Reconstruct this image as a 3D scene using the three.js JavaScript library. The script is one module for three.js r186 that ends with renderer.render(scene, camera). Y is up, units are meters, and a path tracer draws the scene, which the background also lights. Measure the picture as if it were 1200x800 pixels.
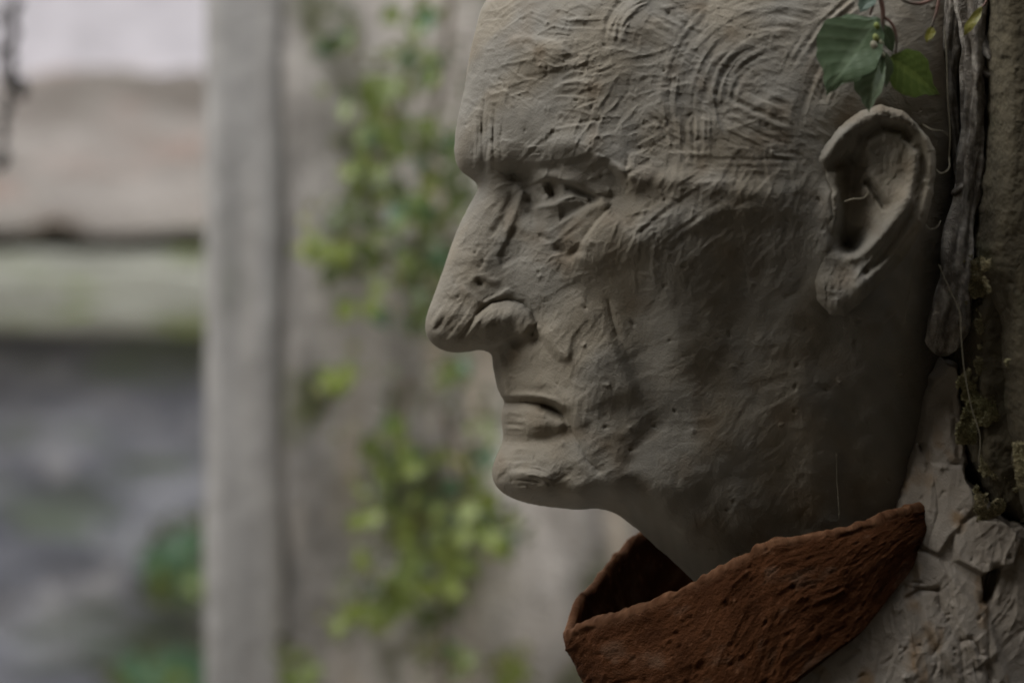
import * as THREE from 'three';
import { mergeGeometries } from 'three/addons/utils/BufferGeometryUtils.js';

// ---------- camera, sky, sun, exposure ----------
const scene = new THREE.Scene();
const EYE = 1.5, CAMZ = 1.1;                             // metres: lens height, distance from the sculpture's middle plane
const camera = new THREE.PerspectiveCamera(2 * Math.atan(400 / 3300 / CAMZ) * 180 / Math.PI, 1200 / 800, 0.05, 200);
camera.position.set(0, EYE, CAMZ); camera.lookAt(0, EYE, 0);
camera.focus = CAMZ - 0.035; camera.userData.fStop = 7.0;
const renderer = new THREE.WebGLRenderer({ antialias: true });
renderer.toneMapping = THREE.LinearToneMapping; renderer.toneMappingExposure = 2.5;
renderer.shadowMap.enabled = true; renderer.setSize(1024, 682);
{ // overcast sky: pale grey cloud, a little brighter overhead
  const W = 256, H = 128, d = new Float32Array(W * H * 4);
  for (let j = 0; j < H; j++) for (let i = 0; i < W; i++) {
    const el = (j + 0.5) / H - 0.5, up = Math.sin(el * Math.PI), a = i / W * 2 * Math.PI, c = 0.5 + 0.5 * Math.sin(3 * a + 5 * up) * Math.cos(2 * a - 4 * up + 1);
    const b = up < 0 ? 0.25 : (0.72 + 0.38 * up) * (0.94 + 0.12 * c), k = (j * W + i) * 4;
    d[k] = b * 0.98; d[k + 1] = b * 1.0; d[k + 2] = b * 1.05; d[k + 3] = 1;
  }
  const t = new THREE.DataTexture(d, W, H, THREE.RGBAFormat, THREE.FloatType); t.mapping = THREE.EquirectangularReflectionMapping; t.magFilter = t.minFilter = THREE.LinearFilter; t.needsUpdate = true;
  scene.background = t; scene.environment = t; scene.backgroundIntensity = 0.9; scene.environmentIntensity = 0.9;
}
const sun = new THREE.DirectionalLight(new THREE.Color(1, 0.965, 0.91), 0.85);
sun.position.set(-2.9, EYE + 2.8, 0.5); sun.target.position.set(0, EYE, 0); sun.castShadow = true; sun.shadow.radius = 80; sun.shadow.mapSize.set(2048, 2048);
Object.assign(sun.shadow.camera, { left: -4, right: 4, top: 4, bottom: -4, near: 0.1, far: 14 });
scene.add(sun, sun.target);

// ---------- shared sculpting tools ----------
function rng(seed) { let s = seed >>> 0; return () => { s = (s + 0x6D2B79F5) >>> 0; let t = s; t = Math.imul(t ^ (t >>> 15), t | 1); t ^= t + Math.imul(t ^ (t >>> 7), t | 61); return ((t ^ (t >>> 14)) >>> 0) / 4294967296; }; }
const PXM = 3300, DIST = 3630;                 // model units per metre; camera distance in model units
const clamp = (v, a, b) => Math.min(b, Math.max(a, v));
const sstep = (a, b, v) => { const t = clamp((v - a) / (b - a), 0, 1); return t * t * (3 - 2 * t); };
function hash2(i, j, s) { let h = Math.imul(i, 374761393) ^ Math.imul(j, 668265263) ^ Math.imul(s, 974711); h = Math.imul(h ^ (h >>> 13), 1274126177); return ((h ^ (h >>> 16)) >>> 0) / 4294967296; }
function vnoise(x, y, s = 0) {
  const i = Math.floor(x), j = Math.floor(y), u = x - i, v = y - j, a = u * u * (3 - 2 * u), b = v * v * (3 - 2 * v);
  return (hash2(i, j, s) * (1 - a) + hash2(i + 1, j, s) * a) * (1 - b) + (hash2(i, j + 1, s) * (1 - a) + hash2(i + 1, j + 1, s) * a) * b;
}
function fbm(x, y, o = 4, s = 0) { let f = 0, a = 0.5, n = 0; for (let k = 0; k < o; k++) { f += a * vnoise(x, y, s + k * 17); n += a; a *= 0.5; x *= 2.03; y *= 2.03; } return f / n; }
// measured point in the picture plane at depth z -> model coordinates
const un = (x, y, z) => [600 + (x - 600) * (DIST - z) / DIST, 400 + (y - 400) * (DIST - z) / DIST];
// thin-plate spline through [x, y, value]
function tps(pts, lambda = 0) {
  const n = pts.length, N = n + 3, S = 1 / 100, A = [], b = new Float64Array(N);
  const ph = (r2) => r2 < 1e-12 ? 0 : 0.5 * r2 * Math.log(r2);
  for (let i = 0; i < N; i++) A.push(new Float64Array(N));
  for (let i = 0; i < n; i++) {
    const [xi, yi, v] = pts[i]; b[i] = v;
    for (let j = 0; j < n; j++) { const dx = (xi - pts[j][0]) * S, dy = (yi - pts[j][1]) * S; A[i][j] = ph(dx * dx + dy * dy); }
    A[i][i] += lambda; A[i][n] = A[n][i] = 1; A[i][n + 1] = A[n + 1][i] = xi * S; A[i][n + 2] = A[n + 2][i] = yi * S;
  }
  for (let c = 0; c < N; c++) {
    let p = c; for (let r = c + 1; r < N; r++) if (Math.abs(A[r][c]) > Math.abs(A[p][c])) p = r;
    [A[c], A[p]] = [A[p], A[c]]; [b[c], b[p]] = [b[p], b[c]];
    const d = A[c][c];
    for (let r = c + 1; r < N; r++) { const f = A[r][c] / d; if (f) { const R = A[r], C = A[c]; for (let k = c; k < N; k++) R[k] -= f * C[k]; b[r] -= f * b[c]; } }
  }
  const w = new Float64Array(N);
  for (let r = N - 1; r >= 0; r--) { let s = b[r]; for (let k = r + 1; k < N; k++) s -= A[r][k] * w[k]; w[r] = s / A[r][r]; }
  return (x, y) => { let s = w[n] + w[n + 1] * x * S + w[n + 2] * y * S; for (let i = 0; i < n; i++) { const dx = (x - pts[i][0]) * S, dy = (y - pts[i][1]) * S; s += w[i] * ph(dx * dx + dy * dy); } return s; };
}
// a sheet of heights on a regular grid that strokes, dabs and combs are pressed into
class Sheet {
  constructor(x0, y0, x1, y1, step) { this.x0 = x0; this.y0 = y0; this.s = step; this.nx = Math.ceil((x1 - x0) / step) + 1; this.ny = Math.ceil((y1 - y0) / step) + 1; this.h = new Float32Array(this.nx * this.ny); }
  at(x, y, a = this.h) { const u = clamp((x - this.x0) / this.s, 0, this.nx - 1.001), v = clamp((y - this.y0) / this.s, 0, this.ny - 1.001), i = u | 0, j = v | 0, f = u - i, g = v - j, k = j * this.nx + i; return (a[k] * (1 - f) + a[k + 1] * f) * (1 - g) + (a[k + this.nx] * (1 - f) + a[k + this.nx + 1] * f) * g; }
  fillFrom(fn, coarse = 4) { // smooth function sampled coarsely, Catmull-Rom between
    const c = this.s * coarse, nx = Math.ceil(this.nx / coarse) + 4, ny = Math.ceil(this.ny / coarse) + 4, q = new Float64Array(nx * ny);
    for (let j = 0; j < ny; j++) for (let i = 0; i < nx; i++) q[j * nx + i] = fn(this.x0 + (i - 1) * c, this.y0 + (j - 1) * c);
    const cr = (a, b, d, e, t) => b + 0.5 * t * (d - a + t * (2 * a - 5 * b + 4 * d - e + t * (3 * (b - d) + e - a)));
    for (let j = 0; j < this.ny; j++) for (let i = 0; i < this.nx; i++) {
      const I = Math.floor(i / coarse), J = Math.floor(j / coarse), u = i / coarse - I, v = j / coarse - J, r = [];
      for (let m = 0; m < 4; m++) { const k = (J + m) * nx + I; r.push(cr(q[k], q[k + 1], q[k + 2], q[k + 3], u)); }
      this.h[j * this.nx + i] = cr(r[0], r[1], r[2], r[3], v);
    }
    return this;
  }
  each(x0, y0, x1, y1, fn) {
    const i0 = Math.max(0, Math.floor((x0 - this.x0) / this.s)), i1 = Math.min(this.nx - 1, Math.ceil((x1 - this.x0) / this.s)), j0 = Math.max(0, Math.floor((y0 - this.y0) / this.s)), j1 = Math.min(this.ny - 1, Math.ceil((y1 - this.y0) / this.s));
    for (let j = j0; j <= j1; j++) for (let i = i0; i <= i1; i++) fn(j * this.nx + i, this.x0 + i * this.s, this.y0 + j * this.s);
  }
  // press or raise along a polyline of [x, y] or [x, y, scale]; kind: soft | ridge | ledge (full on the left of the line, nothing on the right)
  stroke(P, w, amp, kind = 'soft', w2 = w) {
    let x0 = 1e9, y0 = 1e9, x1 = -1e9, y1 = -1e9; const m = Math.max(w, w2) * 2.6;
    for (const [x, y] of P) { x0 = Math.min(x0, x); x1 = Math.max(x1, x); y0 = Math.min(y0, y); y1 = Math.max(y1, y); }
    const cum = [0]; for (let i = 0; i + 1 < P.length; i++) cum.push(cum[i] + Math.hypot(P[i + 1][0] - P[i][0], P[i + 1][1] - P[i][1]));
    this.each(x0 - m, y0 - m, x1 + m, y1 + m, (k, x, y) => {
      let bu = 0, bd = 1e9, bs = 0, bk = 1;
      for (let i = 0; i + 1 < P.length; i++) {
        const [ax, ay, as = 1] = P[i], [bx, by, bs2 = 1] = P[i + 1], dx = bx - ax, dy = by - ay, t = clamp(((x - ax) * dx + (y - ay) * dy) / (dx * dx + dy * dy + 1e-9), 0, 1);
        const ex = x - ax - t * dx, ey = y - ay - t * dy, d = Math.hypot(ex, ey);
        if (d < bd) { bd = d; bs = dx * ey - dy * ex; bk = as + (bs2 - as) * t; bu = (cum[i] + (cum[i + 1] - cum[i]) * t) / cum.at(-1); }
      }
      if (bd > m) return;
      if (kind === 'ledge') bk *= sstep(0, 0.16, bu) * sstep(1, 0.84, bu);
      let v;
      if (kind === 'soft') v = Math.exp(-bd * bd / (w * w));
      else if (kind === 'ridge') v = Math.exp(-bd / w);
      else { const sd = bs < 0 ? bd : -bd; v = sd > -w2 ? sstep(-w2, w2, sd) * Math.exp(-(Math.max(0, sd) ** 2) / (w * w)) : 0; }
      this.h[k] += amp * bk * v;
    });
    return this;
  }
  // raise or lower inside a polygon with an edge of width e
  patch(P, e, fn) {
    let x0 = 1e9, y0 = 1e9, x1 = -1e9, y1 = -1e9;
    for (const [x, y] of P) { x0 = Math.min(x0, x); x1 = Math.max(x1, x); y0 = Math.min(y0, y); y1 = Math.max(y1, y); }
    this.each(x0 - e, y0 - e, x1 + e, y1 + e, (k, x, y) => { const v = sstep(-e, e, polySD(P, x, y)); if (v > 0) this.h[k] += v * fn(x, y, this.h[k]); });
    return this;
  }
  // a flat tool drawn once: level base, raised rims, fine grooves along the pull and a lip where it stops
  dab(x, y, a, len, wid, dep, seed, groove = 1) {
    const c = Math.cos(a), s = Math.sin(a), m = Math.max(len, wid) * 1.2, tilt = (hash2(seed, 1, 5) - 0.5) * 0.9;
    this.each(x - m, y - m, x + m, y + m, (k, px, py) => {
      const u = ((px - x) * c + (py - y) * s) / len, v = (-(px - x) * s + (py - y) * c) / wid + (hash2(seed, 3, 1) - .5) * 0.5 * u * u;
      if (Math.abs(u) > 1 || Math.abs(v) > 1.25) return;
      const wob = 0.18 * (vnoise(u * 3 + seed, v * 2, 3) - 0.5), vv = Math.abs(v) + wob;
      const ins = 1 - sstep(0.75, 1.0, vv), rim = Math.exp(-((vv - 1) ** 2) / 0.02), run = sstep(-1, -0.5, u) * (1 - sstep(0.86, 1, u + wob * 0.5));
      const gr = groove * (vnoise(v * wid * 0.36 + seed * 3.7, u * 0.9 + seed, 9) - 0.5) * 0.75 * (hash2(seed, 7, 2) < 0.45 ? 1.2 : 0.25);
      const lip = Math.exp(-((u - 0.92) ** 2) / 0.004) * (1 - sstep(0.6, 1, vv));
      this.h[k] += dep * (run * (ins * (-0.45 + gr + tilt * v) + 0.5 * rim) + 0.7 * lip);
    });
  }
  // a toothed tool swept round a centre: grooves run along arcs
  comb(P, cx, cy, pitch, dep, e, seed) {
    this.patch(P, e, (x, y) => { const r = Math.hypot(x - cx, y - cy), th = Math.atan2(y - cy, x - cx); const t = r / pitch + 0.5 * (fbm(x / 40, y / 40, 2, seed) - 0.5) ; const n = vnoise(t, th * 1.3, seed) * 1.1 + 0.45 * vnoise(t * 2.3, th * 3, seed + 3); return dep * (n - 0.75) * (0.35 + 1.2 * sstep(0.3, 0.65, fbm(x / 24, y / 24, 2, seed + 8))); });
  }
}
function polySD(P, x, y) { let d = 1e18, ins = false; for (let i = 0, j = P.length - 1; i < P.length; j = i++) { const [ax, ay] = P[i], [bx, by] = P[j], ex = bx - ax, ey = by - ay, wx = x - ax, wy = y - ay, t = clamp((wx * ex + wy * ey) / (ex * ex + ey * ey + 1e-9), 0, 1); d = Math.min(d, (wx - ex * t) ** 2 + (wy - ey * t) ** 2); if ((ay > y) !== (by > y) && x < (bx - ax) * (y - ay) / (by - ay) + ax) ins = !ins; } return (ins ? 1 : -1) * Math.sqrt(d); }

// ---------- the head ----------
// outline of the head: x, y, radius of the turn of the surface there
const OUT = [
  [690, -105, 150], [640, -72, 150], [600, -38, 140], [583, -15, 130], [570, 0, 120], [563, 13, 110], [556, 40, 105], [551, 60, 100], [547, 85, 95], [543, 110, 90], [537, 135, 80], [533.5, 158, 60], [532, 175, 45],
  [533.5, 187, 35], [538, 198, 28], [546, 206, 22], [556, 210, 18], [560, 216, 18], [557, 226, 18], [549, 242, 20], [541, 258, 22], [534, 274, 24], [528, 290, 24], [522, 308, 24], [516, 326, 24], [510, 342, 24], [504, 358, 24], [500, 370, 26], [498, 380, 26], [499, 390, 24], [504, 400, 20],
  [513, 407.5, 20], [524, 412, 20], [536, 413.5, 20], [548, 412, 18], [560, 410, 15], [570, 410, 12], [576, 414, 15], [577.5, 430, 26], [580, 442, 32], [582.5, 454, 32], [584.5, 461, 26], [590, 466, 18],
  [594, 471, 16], [588, 476, 22], [587, 490, 30], [589, 503, 30], [589.5, 513, 34], [587, 523, 45], [582, 534, 55], [577, 546, 60], [576.5, 556, 60], [579, 566, 62], [586, 575, 56], [597, 582, 52], [612, 588, 52], [632, 592.5, 55], [655, 595.5, 60], [678, 597.5, 62], [698, 596, 58], [716, 599, 56],
  [732, 609, 55], [748, 621, 60], [762, 634, 65], [780, 650, 70], [803, 671, 80], [826, 693, 90], [850, 716, 100], [880, 745, 110],
];
// depth of the near side: x, y, z
const INN = [
  [620, -60, 60], [700, -90, 66], [760, -60, 140], [900, -90, 150], [900, -20, 206], [820, -20, 188], [650, -30, 112], [720, -30, 156], [1000, -60, 176],
  [600, 10, 92], [650, 10, 140], [590, 60, 110], [640, 60, 155], [700, 60, 188], [760, 50, 207], [580, 110, 110], [620, 110, 143], [680, 110, 184], [740, 110, 209], [820, 90, 225], [900, 90, 238], [980, 90, 244], [1060, 60, 236], [820, 140, 230], [900, 30, 224],
  [556, 150, 76], [575, 150, 99], [600, 150, 132], [640, 155, 164], [690, 160, 192], [740, 170, 212], [800, 170, 228], [860, 150, 243], [950, 170, 248],
  [556, 185, 64], [580, 186, 92], [605, 182, 119], [650, 184, 157], [700, 190, 190], [735, 205, 207],
  [575, 215, 52], [595, 215, 80], [615, 215, 98], [640, 212, 133], [670, 212, 157], [700, 215, 178], [730, 225, 195], [770, 220, 220], [840, 225, 238], [920, 230, 247],
  [566, 240, 42], [585, 245, 60], [605, 245, 76], [625, 245, 102], [650, 240, 134], [680, 240, 158], [710, 245, 185], [750, 250, 215],
  [556, 270, 45], [580, 275, 60], [602, 275, 74], [625, 280, 98], [650, 280, 126], [680, 280, 164], [715, 275, 195], [760, 275, 222], [820, 270, 235], [880, 265, 240], [950, 270, 244],
  [545, 300, 43], [570, 305, 56], [595, 308, 68], [620, 315, 92], [650, 315, 126], [690, 312, 170], [740, 310, 203], [790, 310, 222], [850, 310, 230],
  [530, 335, 41], [555, 340, 51], [580, 340, 57], [605, 340, 72], [630, 350, 98], [660, 350, 128], [700, 350, 166], [750, 350, 194], [810, 355, 211], [880, 355, 222], [950, 350, 228], [1030, 300, 240],
  [515, 370, 36], [530, 372, 46], [548, 374, 52], [565, 372, 56], [585, 370, 64], [605, 370, 70], [618, 373, 73], [635, 380, 92], [660, 390, 122], [700, 395, 152],
  [512, 390, 29], [530, 394, 37], [550, 398, 42], [570, 397, 47], [590, 396, 54], [610, 397, 66],
  [760, 400, 186], [830, 410, 203], [900, 410, 212], [970, 400, 212], [1040, 400, 212],
  [590, 425, 36], [605, 430, 56], [625, 430, 80], [650, 430, 107], [680, 430, 136],
  [600, 460, 46], [620, 462, 72], [645, 462, 99], [670, 465, 121], [710, 455, 150], [760, 450, 173], [830, 460, 190],
  [600, 482, 44], [615, 488, 66], [640, 490, 91], [665, 495, 112], [700, 495, 140], [750, 500, 162], [820, 505, 183],
  [605, 520, 50], [625, 522, 76], [650, 522, 98], [690, 530, 132], [740, 545, 153], [790, 545, 168],
  [595, 548, 59], [615, 548, 79], [640, 550, 98], [670, 555, 112], [610, 572, 72], [640, 576, 97], [680, 580, 118], [720, 578, 137], [770, 582, 157],
  [880, 480, 196], [950, 480, 198], [1030, 480, 194], [820, 585, 166], [880, 560, 178], [960, 560, 178], [1040, 560, 172],
  [760, 610, 95], [800, 630, 128], [850, 640, 148], [920, 640, 158], [1000, 640, 158], [900, 720, 130], [980, 720, 150], [1060, 720, 140], [1110, 560, 60], [1115, 450, 80], [1120, 330, 110], [1130, 200, 140], [1130, 80, 150], [1110, -30, 130],
];
function headField(step) {
  const pts = [];
  const dense = [];
  for (let i = 0; i + 1 < OUT.length; i++) { const a = OUT[i], b = OUT[i + 1], n = Math.max(1, Math.round(Math.hypot(b[0] - a[0], b[1] - a[1]) / (a[1] > 350 && a[1] < 600 ? 6 : 10))); for (let k = 0; k < n; k++) dense.push(a.map((v, c) => v + (b[c] - v) * k / n)); }
  dense.push(OUT.at(-1));
  dense.forEach(([x, y, R], i) => {
    pts.push([x, y, 0]);
    if (i && i < dense.length - 1 ) { const p = dense[i - 1], q = dense[i + 1], tx = q[0] - p[0], ty = q[1] - p[1], l = Math.hypot(tx, ty), o = p[1] > 400 && p[1] < 520 ? 4 : 6; if (i % 2) pts.push([x - ty / l * o, y + tx / l * o, -2 * R * o]); else pts.push([x + ty / l * o, y - tx / l * o, 2 * R * o]); }
  });
  for (const [x, y, z] of INN) { const [X, Y] = un(x, y, z); pts.push([X, Y, z * z]); }
  const f = tps(pts, 0.02);
  return new Sheet(470, -120, 1150, 760, step).fillFrom(f, Math.max(1, Math.round(4 / step)));
}
function sculptHead(step) {
  const G = headField(step);
  const D = new Sheet(G.x0, G.y0, G.x0 + (G.nx - 1) * step, G.y0 + (G.ny - 1) * step, step);
  const zb = (x, y) => { const g = G.at(x, y); return g > 0 ? Math.sqrt(g) : 0; };
  const u = ([x, y, k]) => { let z = 0, X = x, Y = y; for (let i = 0; i < 5; i++) { [X, Y] = un(x, y, z); z = zb(X, Y); } return [X, Y, k ?? 1]; };
  const S = (P, ...a) => D.stroke(P.map(u), ...a), A = (P, e, fn) => D.patch(P.map(u), e, fn);
  const C = (P, c, ...a) => { const [cx, cy] = u(c); D.comb(P.map(u), cx, cy, ...a); };
  // brow and eye socket
  S([[540, 190, .2], [560, 191, .4], [574, 193, .6], [592, 197, .8], [627, 195, .85], [660, 192, .95], [690, 184, 1], [712, 190, 1], [732, 212, 1], [745, 232, 1]], 34, 13, 'ledge', 5);
  S([[576, 178], [600, 176], [640, 176], [690, 170]], 15, 5);
  A([[655, 195], [700, 184], [734, 200], [728, 216], [697, 233], [672, 222]], 5, (x, y) => 13 - 0.36 * (y - 190));
  S([[668, 221], [697, 233], [716, 232]], 5, -6);
  S([[606, 205, 1], [618, 208, 1], [626, 252, .5]], 11, -15);
  S([[598, 225], [612, 250]], 12, -5);
  // eyeball, lids, pupil
  S([[650, 222], [664, 226]], 17, 10);
  S([[606, 214, .2], [622, 216, .8], [636, 211, 1], [652, 211, 1], [670, 217, 1], [690, 228, 1], [708, 238, .5]], 11, 12, 'ledge', 2);
  S([[630, 203], [646, 200]], 9, 5); S([[660, 203], [690, 212], [706, 224]], 9, 4);
  S([[704, 240, .5], [690, 238, .8], [676, 234, 1], [658, 238, 1], [642, 242, 1], [626, 243, .6], [618, 238, .2]], 12, 7, 'ledge', 2);
  S([[630, 242], [642, 240.5], [657, 236], [672, 231], [688, 233]], 2.8, 8);
  S([[645, 218], [648, 228]], 6.2, -26); S([[633, 224], [637, 228]], 4, -7); S([[641, 231], [647, 233]], 3, 6);
  S([[596, 200], [610, 206], [620, 214]], 9, -9); S([[621, 232], [626, 238]], 5, -9);
  A([[657, 241], [676, 238], [694, 238], [680, 246], [657, 260]], 3, (x, y) => -6);
  S([[624, 248], [630, 255]], 6.5, -9); S([[634, 276], [642, 281]], 3.2, -6);
  S([[600, 232], [590, 254], [580, 270]], 5, -4); S([[612, 226], [604, 250], [594, 270]], 4, 4);
  S([[660, 262], [690, 240], [706, 233]], 9, 6);
  S([[640, 258], [648, 275]], 12, 5);
  A([[650, 284], [668, 263], [706, 232], [716, 243], [682, 284], [666, 298]], 4, () => 5);
  S([[656, 291], [667, 297], [676, 294]], 7, -11);
  S([[716, 243], [698, 262], [681, 286], [668, 306]], 38, 10, 'ledge', 3);
  S([[716, 241], [700, 258], [683, 280]], 2.5, -5, 'ridge');
  // cheekbone and cheek
  S([[672, 312], [700, 313], [742, 304], [772, 290], [802, 268], [850, 256], [920, 254], [960, 258]], 34, 5.5, 'ledge', 14);
  S([[742, 214], [800, 212], [880, 224, .7], [930, 228, 0]], 13, 7);
  A([[736, 180], [752, 178], [775, 192], [745, 232], [733, 214]], 5, (x, y) => 2.5);
  S([[736, 184], [733, 200], [736, 218]], 2.2, -3.5, 'ridge');
  S([[705, 345], [745, 390], [770, 450], [778, 490]], 42, -11);
  S([[702, 332], [735, 356], [762, 405]], 26, -8); S([[790, 390], [800, 460]], 26, 6);
  S([[880, 330], [860, 440]], 40, -7);
  S([[640, 300], [620, 330], [640, 370]], 20, 4);
  // nose
  S([[568, 380], [582, 374], [600, 372], [612, 376], [618, 383]], 15, 14);
  S([[558, 368, .5], [566, 361], [576, 354], [595, 350], [613, 355], [624, 367], [629, 380], [624, 391]], 3.4, -11, 'ridge');
  S([[554, 414], [566, 409], [580, 405], [600, 397], [622, 391]], 16, 9, 'ledge', 3);
  S([[608, 400], [630, 396]], 9, -9);
  S([[601, 334], [585, 344], [567, 353], [552, 341], [539, 331]], 16, 5, 'ledge', 2);
  S([[561, 329], [563, 332]], 3.4, -6);
  S([[556, 326], [568, 325], [580, 330]], 5, 3);
  S([[604, 262], [594, 282], [584, 300], [590, 316]], 30, -5, 'ledge', 3);
  S([[540, 268], [524, 312], [514, 345]], 9, 2.5);
  S([[504, 388], [520, 398], [548, 402]], 8, 4);
  S([[612, 305], [622, 340], [640, 366]], 13, -4);
  // lips, folds round the mouth, chin
  S([[584, 412], [591, 440], [594, 460]], 4, 4);
  S([[598, 420], [603, 450]], 8, -4);
  S([[630, 388], [642, 405], [656, 420], [670, 424]], 26, 8, 'ledge', 5);
  S([[752, 478], [740, 440], [716, 390], [688, 356], [672, 330]], 34, 7, 'ledge', 9);
  S([[714, 352], [718, 372], [724, 392]], 3, -4, 'ridge');
  S([[584, 463, .6], [600, 464, 1], [616, 463, 1], [634, 465, 1], [650, 469, 1], [662, 478, .6]], 4.2, 7); S([[600, 450], [640, 448]], 12, 4);
  S([[585, 472], [602, 473], [616, 471], [634, 474], [648, 479, 1.5], [660, 487, 1.1], [664, 494, .4]], 3.4, -15, 'ridge'); S([[640, 477], [657, 485]], 6, -9);
  A([[586, 480], [606, 478], [640, 482], [661, 494], [660, 504], [640, 511], [612, 509], [588, 508]], 5, (x, y) => 3.5 + 2 * Math.sin(x / 7)); S([[612, 496], [652, 497]], 7, 4);
  S([[652, 462], [668, 474], [676, 492]], 9, 6);
  S([[588, 517], [612, 518], [640, 515], [664, 507]], 8, -5);
  S([[663, 482], [672, 508], [690, 541], [702, 552]], 3, -7, 'ridge');
  S([[676, 470], [690, 500], [692, 520]], 20, 8);
  S([[694, 425], [704, 455]], 18, 5);
  S([[596, 546], [618, 552], [640, 556]], 22, 7);
  S([[640, 536], [676, 546]], 12, 3);
  S([[600, 586], [634, 587], [676, 580], [720, 569], [762, 560]], 34, 4, 'ledge', 12);
  S([[738, 540], [750, 518], [768, 500]], 10, -3);
  
  S([[780, 600], [830, 670]], 12, 5); S([[830, 580], [880, 660]], 16, -5); S([[940, 470], [960, 600]], 26, 6); S([[1000, 480], [1000, 600]], 22, -6);
  S([[720, 596], [770, 640], [820, 684]], 6, 3);
  S([[1010, 185], [1040, 190], [1050, 230], [1020, 290], [1000, 320]], 30, -20);
  S([[1006, 200], [1002, 250], [1002, 286]], 17, -30); S([[1030, 230], [1012, 280]], 16, -14); S([[976, 228], [978, 252]], 12, 11); S([[974, 285], [970, 330]], 16, 9);
  // forehead: frown creases, planes
  for (const [x0, y0, x1, y1, w, a] of [[555, 126, 553, 196, 3, -4], [566, 104, 564, 202, 3, -7], [573, 132, 570, 204, 2.6, -5], [581, 124, 577, 196, 2.6, -5], [589, 146, 586, 190, 2.4, -4], [560, 110, 558, 190, 2.4, -3]]) { const Q = []; for (let t = 0; t <= 6; t++) Q.push([x0 + (x1 - x0) * t / 6 + 5 * (vnoise(x0 + t * .9, 3, 8) - .5), y0 + (y1 - y0) * t / 6, Math.sin(Math.PI * (t / 6 * .8 + .1)) * (.5 + vnoise(x0, t * 1.3, 4))]); S(Q, w, a, 'ridge'); }
  S([[560, 130], [558, 190]], 4, 3); S([[575, 150], [573, 198]], 4, 3);
  S([[672, 62], [650, 48], [620, 42], [596, 44]], 22, 4, 'ledge', 3);
  S([[604, 92, .3], [640, 84, 1], [680, 78, .3]], 16, 2.5, 'ledge', 3);
  S([[694, 92], [660, 96], [648, 104]], 10, 3, 'ledge', 2);
  S([[655, 140], [720, 168], [740, 178]], 18, -4); S([[610, 60], [640, 64]], 16, 4); S([[620, 130], [670, 136]], 22, 4); S([[700, 30], [730, 120]], 20, -4);
  S([[540, 140], [536, 182]], 10, 2);
  S([[760, 60], [740, 130], [760, 180]], 24, -5);
  // toothed tool marks
  C([[662, 22], [712, 17], [716, 44], [662, 36]], [690, -600], 4.2, 4, 4, 11);
  C([[712, 46], [706, 26], [722, 4], [752, -14], [760, 2], [742, 22], [730, 48]], [772, 48], 5, 4.5, 4, 12);
  C([[770, 150], [780, 80], [806, 26], [850, -20], [930, -40], [950, 20], [905, 60], [870, 100], [850, 150], [800, 180]], [915, 118], 4.6, 2.7, 12, 13);
  C([[790, 110], [836, 112], [830, 192], [796, 190]], [-300, 150], 4, 2.5, 8, 14);
  C([[808, 182], [930, 178], [930, 206], [808, 202]], [868, -900], 4, 1.1, 8, 15);
  C([[920, 150], [930, 60], [980, 0], [1040, -30], [1060, 20], [1000, 70], [975, 130]], [1110, 170], 5, 3.2, 14, 16);
  C([[860, 110], [930, 100], [920, 170], [850, 170]], [1000, -100], 6, 2.5, 14, 21);
  C([[578, 556], [590, 530], [612, 521], [642, 545], [644, 566], [604, 576]], [616, 604], 5, 7, 5, 17);
  C([[586, 478], [612, 478], [618, 520], [588, 524]], [620, 1200], 4, 3, 5, 25);
  C([[716, 300], [700, 290], [742, 238], [820, 222], [880, 236], [850, 254], [790, 280]], [1180, 800], 5, 2, 12, 18);
  C([[545, 280], [566, 232], [604, 226], [604, 262], [574, 310], [536, 316]], [300, 60], 8, 1.4, 8, 19);
  C([[504, 380], [528, 340], [552, 346], [566, 366], [556, 396], [516, 400]], [300, 200], 5, 3.6, 6, 20);
  C([[566, 378], [600, 358], [620, 372], [610, 388], [570, 396]], [300, 250], 4, 1.3, 5, 24);
  C([[595, 166], [660, 160], [690, 180], [650, 196], [600, 196]], [900, 500], 4, 3, 8, 22);
  C([[588, 482], [604, 480], [606, 512], [590, 514]], [596, 900], 5, 3, 4, 23);
  // loose strokes all over, calmer on the cheek and neck
  const r = rng(77), rough = (x, y) => { const lit = sstep(1250, 520, x + (x < 720 ? 0.55 : 0.9) * Math.max(0, y - 220)); return 0.2 + 0.5 * lit * lit; };
  for (let i = 0; i < 1700; i++) {
    const x = 500 + 600 * r(), y = -100 + 800 * r(), q = rough(x, y), [X, Y] = u([x, y]), sz = 0.5 + r() * r() * 1.6;
    if (x > 700 && y > 300 && r() < 0.55) continue;
    const flow = y < 200 ? -0.9 + 1.6 * vnoise(x / 90, y / 90, 4) : x < 640 ? 2.2 + 0.8 * vnoise(x / 50, y / 50, 5) : 1.3 + 1.4 * vnoise(x / 110, y / 110, 6);
    D.dab(X, Y, flow + (r() - .5) * 1.4 + (r() < .5 ? Math.PI : 0), 19 * sz, 8 * sz, (1.2 + 1.7 * r()) * q * (y < 190 ? 0.85 : x > 608 && x < 708 && y > 200 && y < 262 ? 0.3 : x < 632 && y > 225 && y < 398 ? 0.5 : x > 615 && x < 740 && y > 320 && y < 540 ? 0.62 : 1), i);
  }
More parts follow.
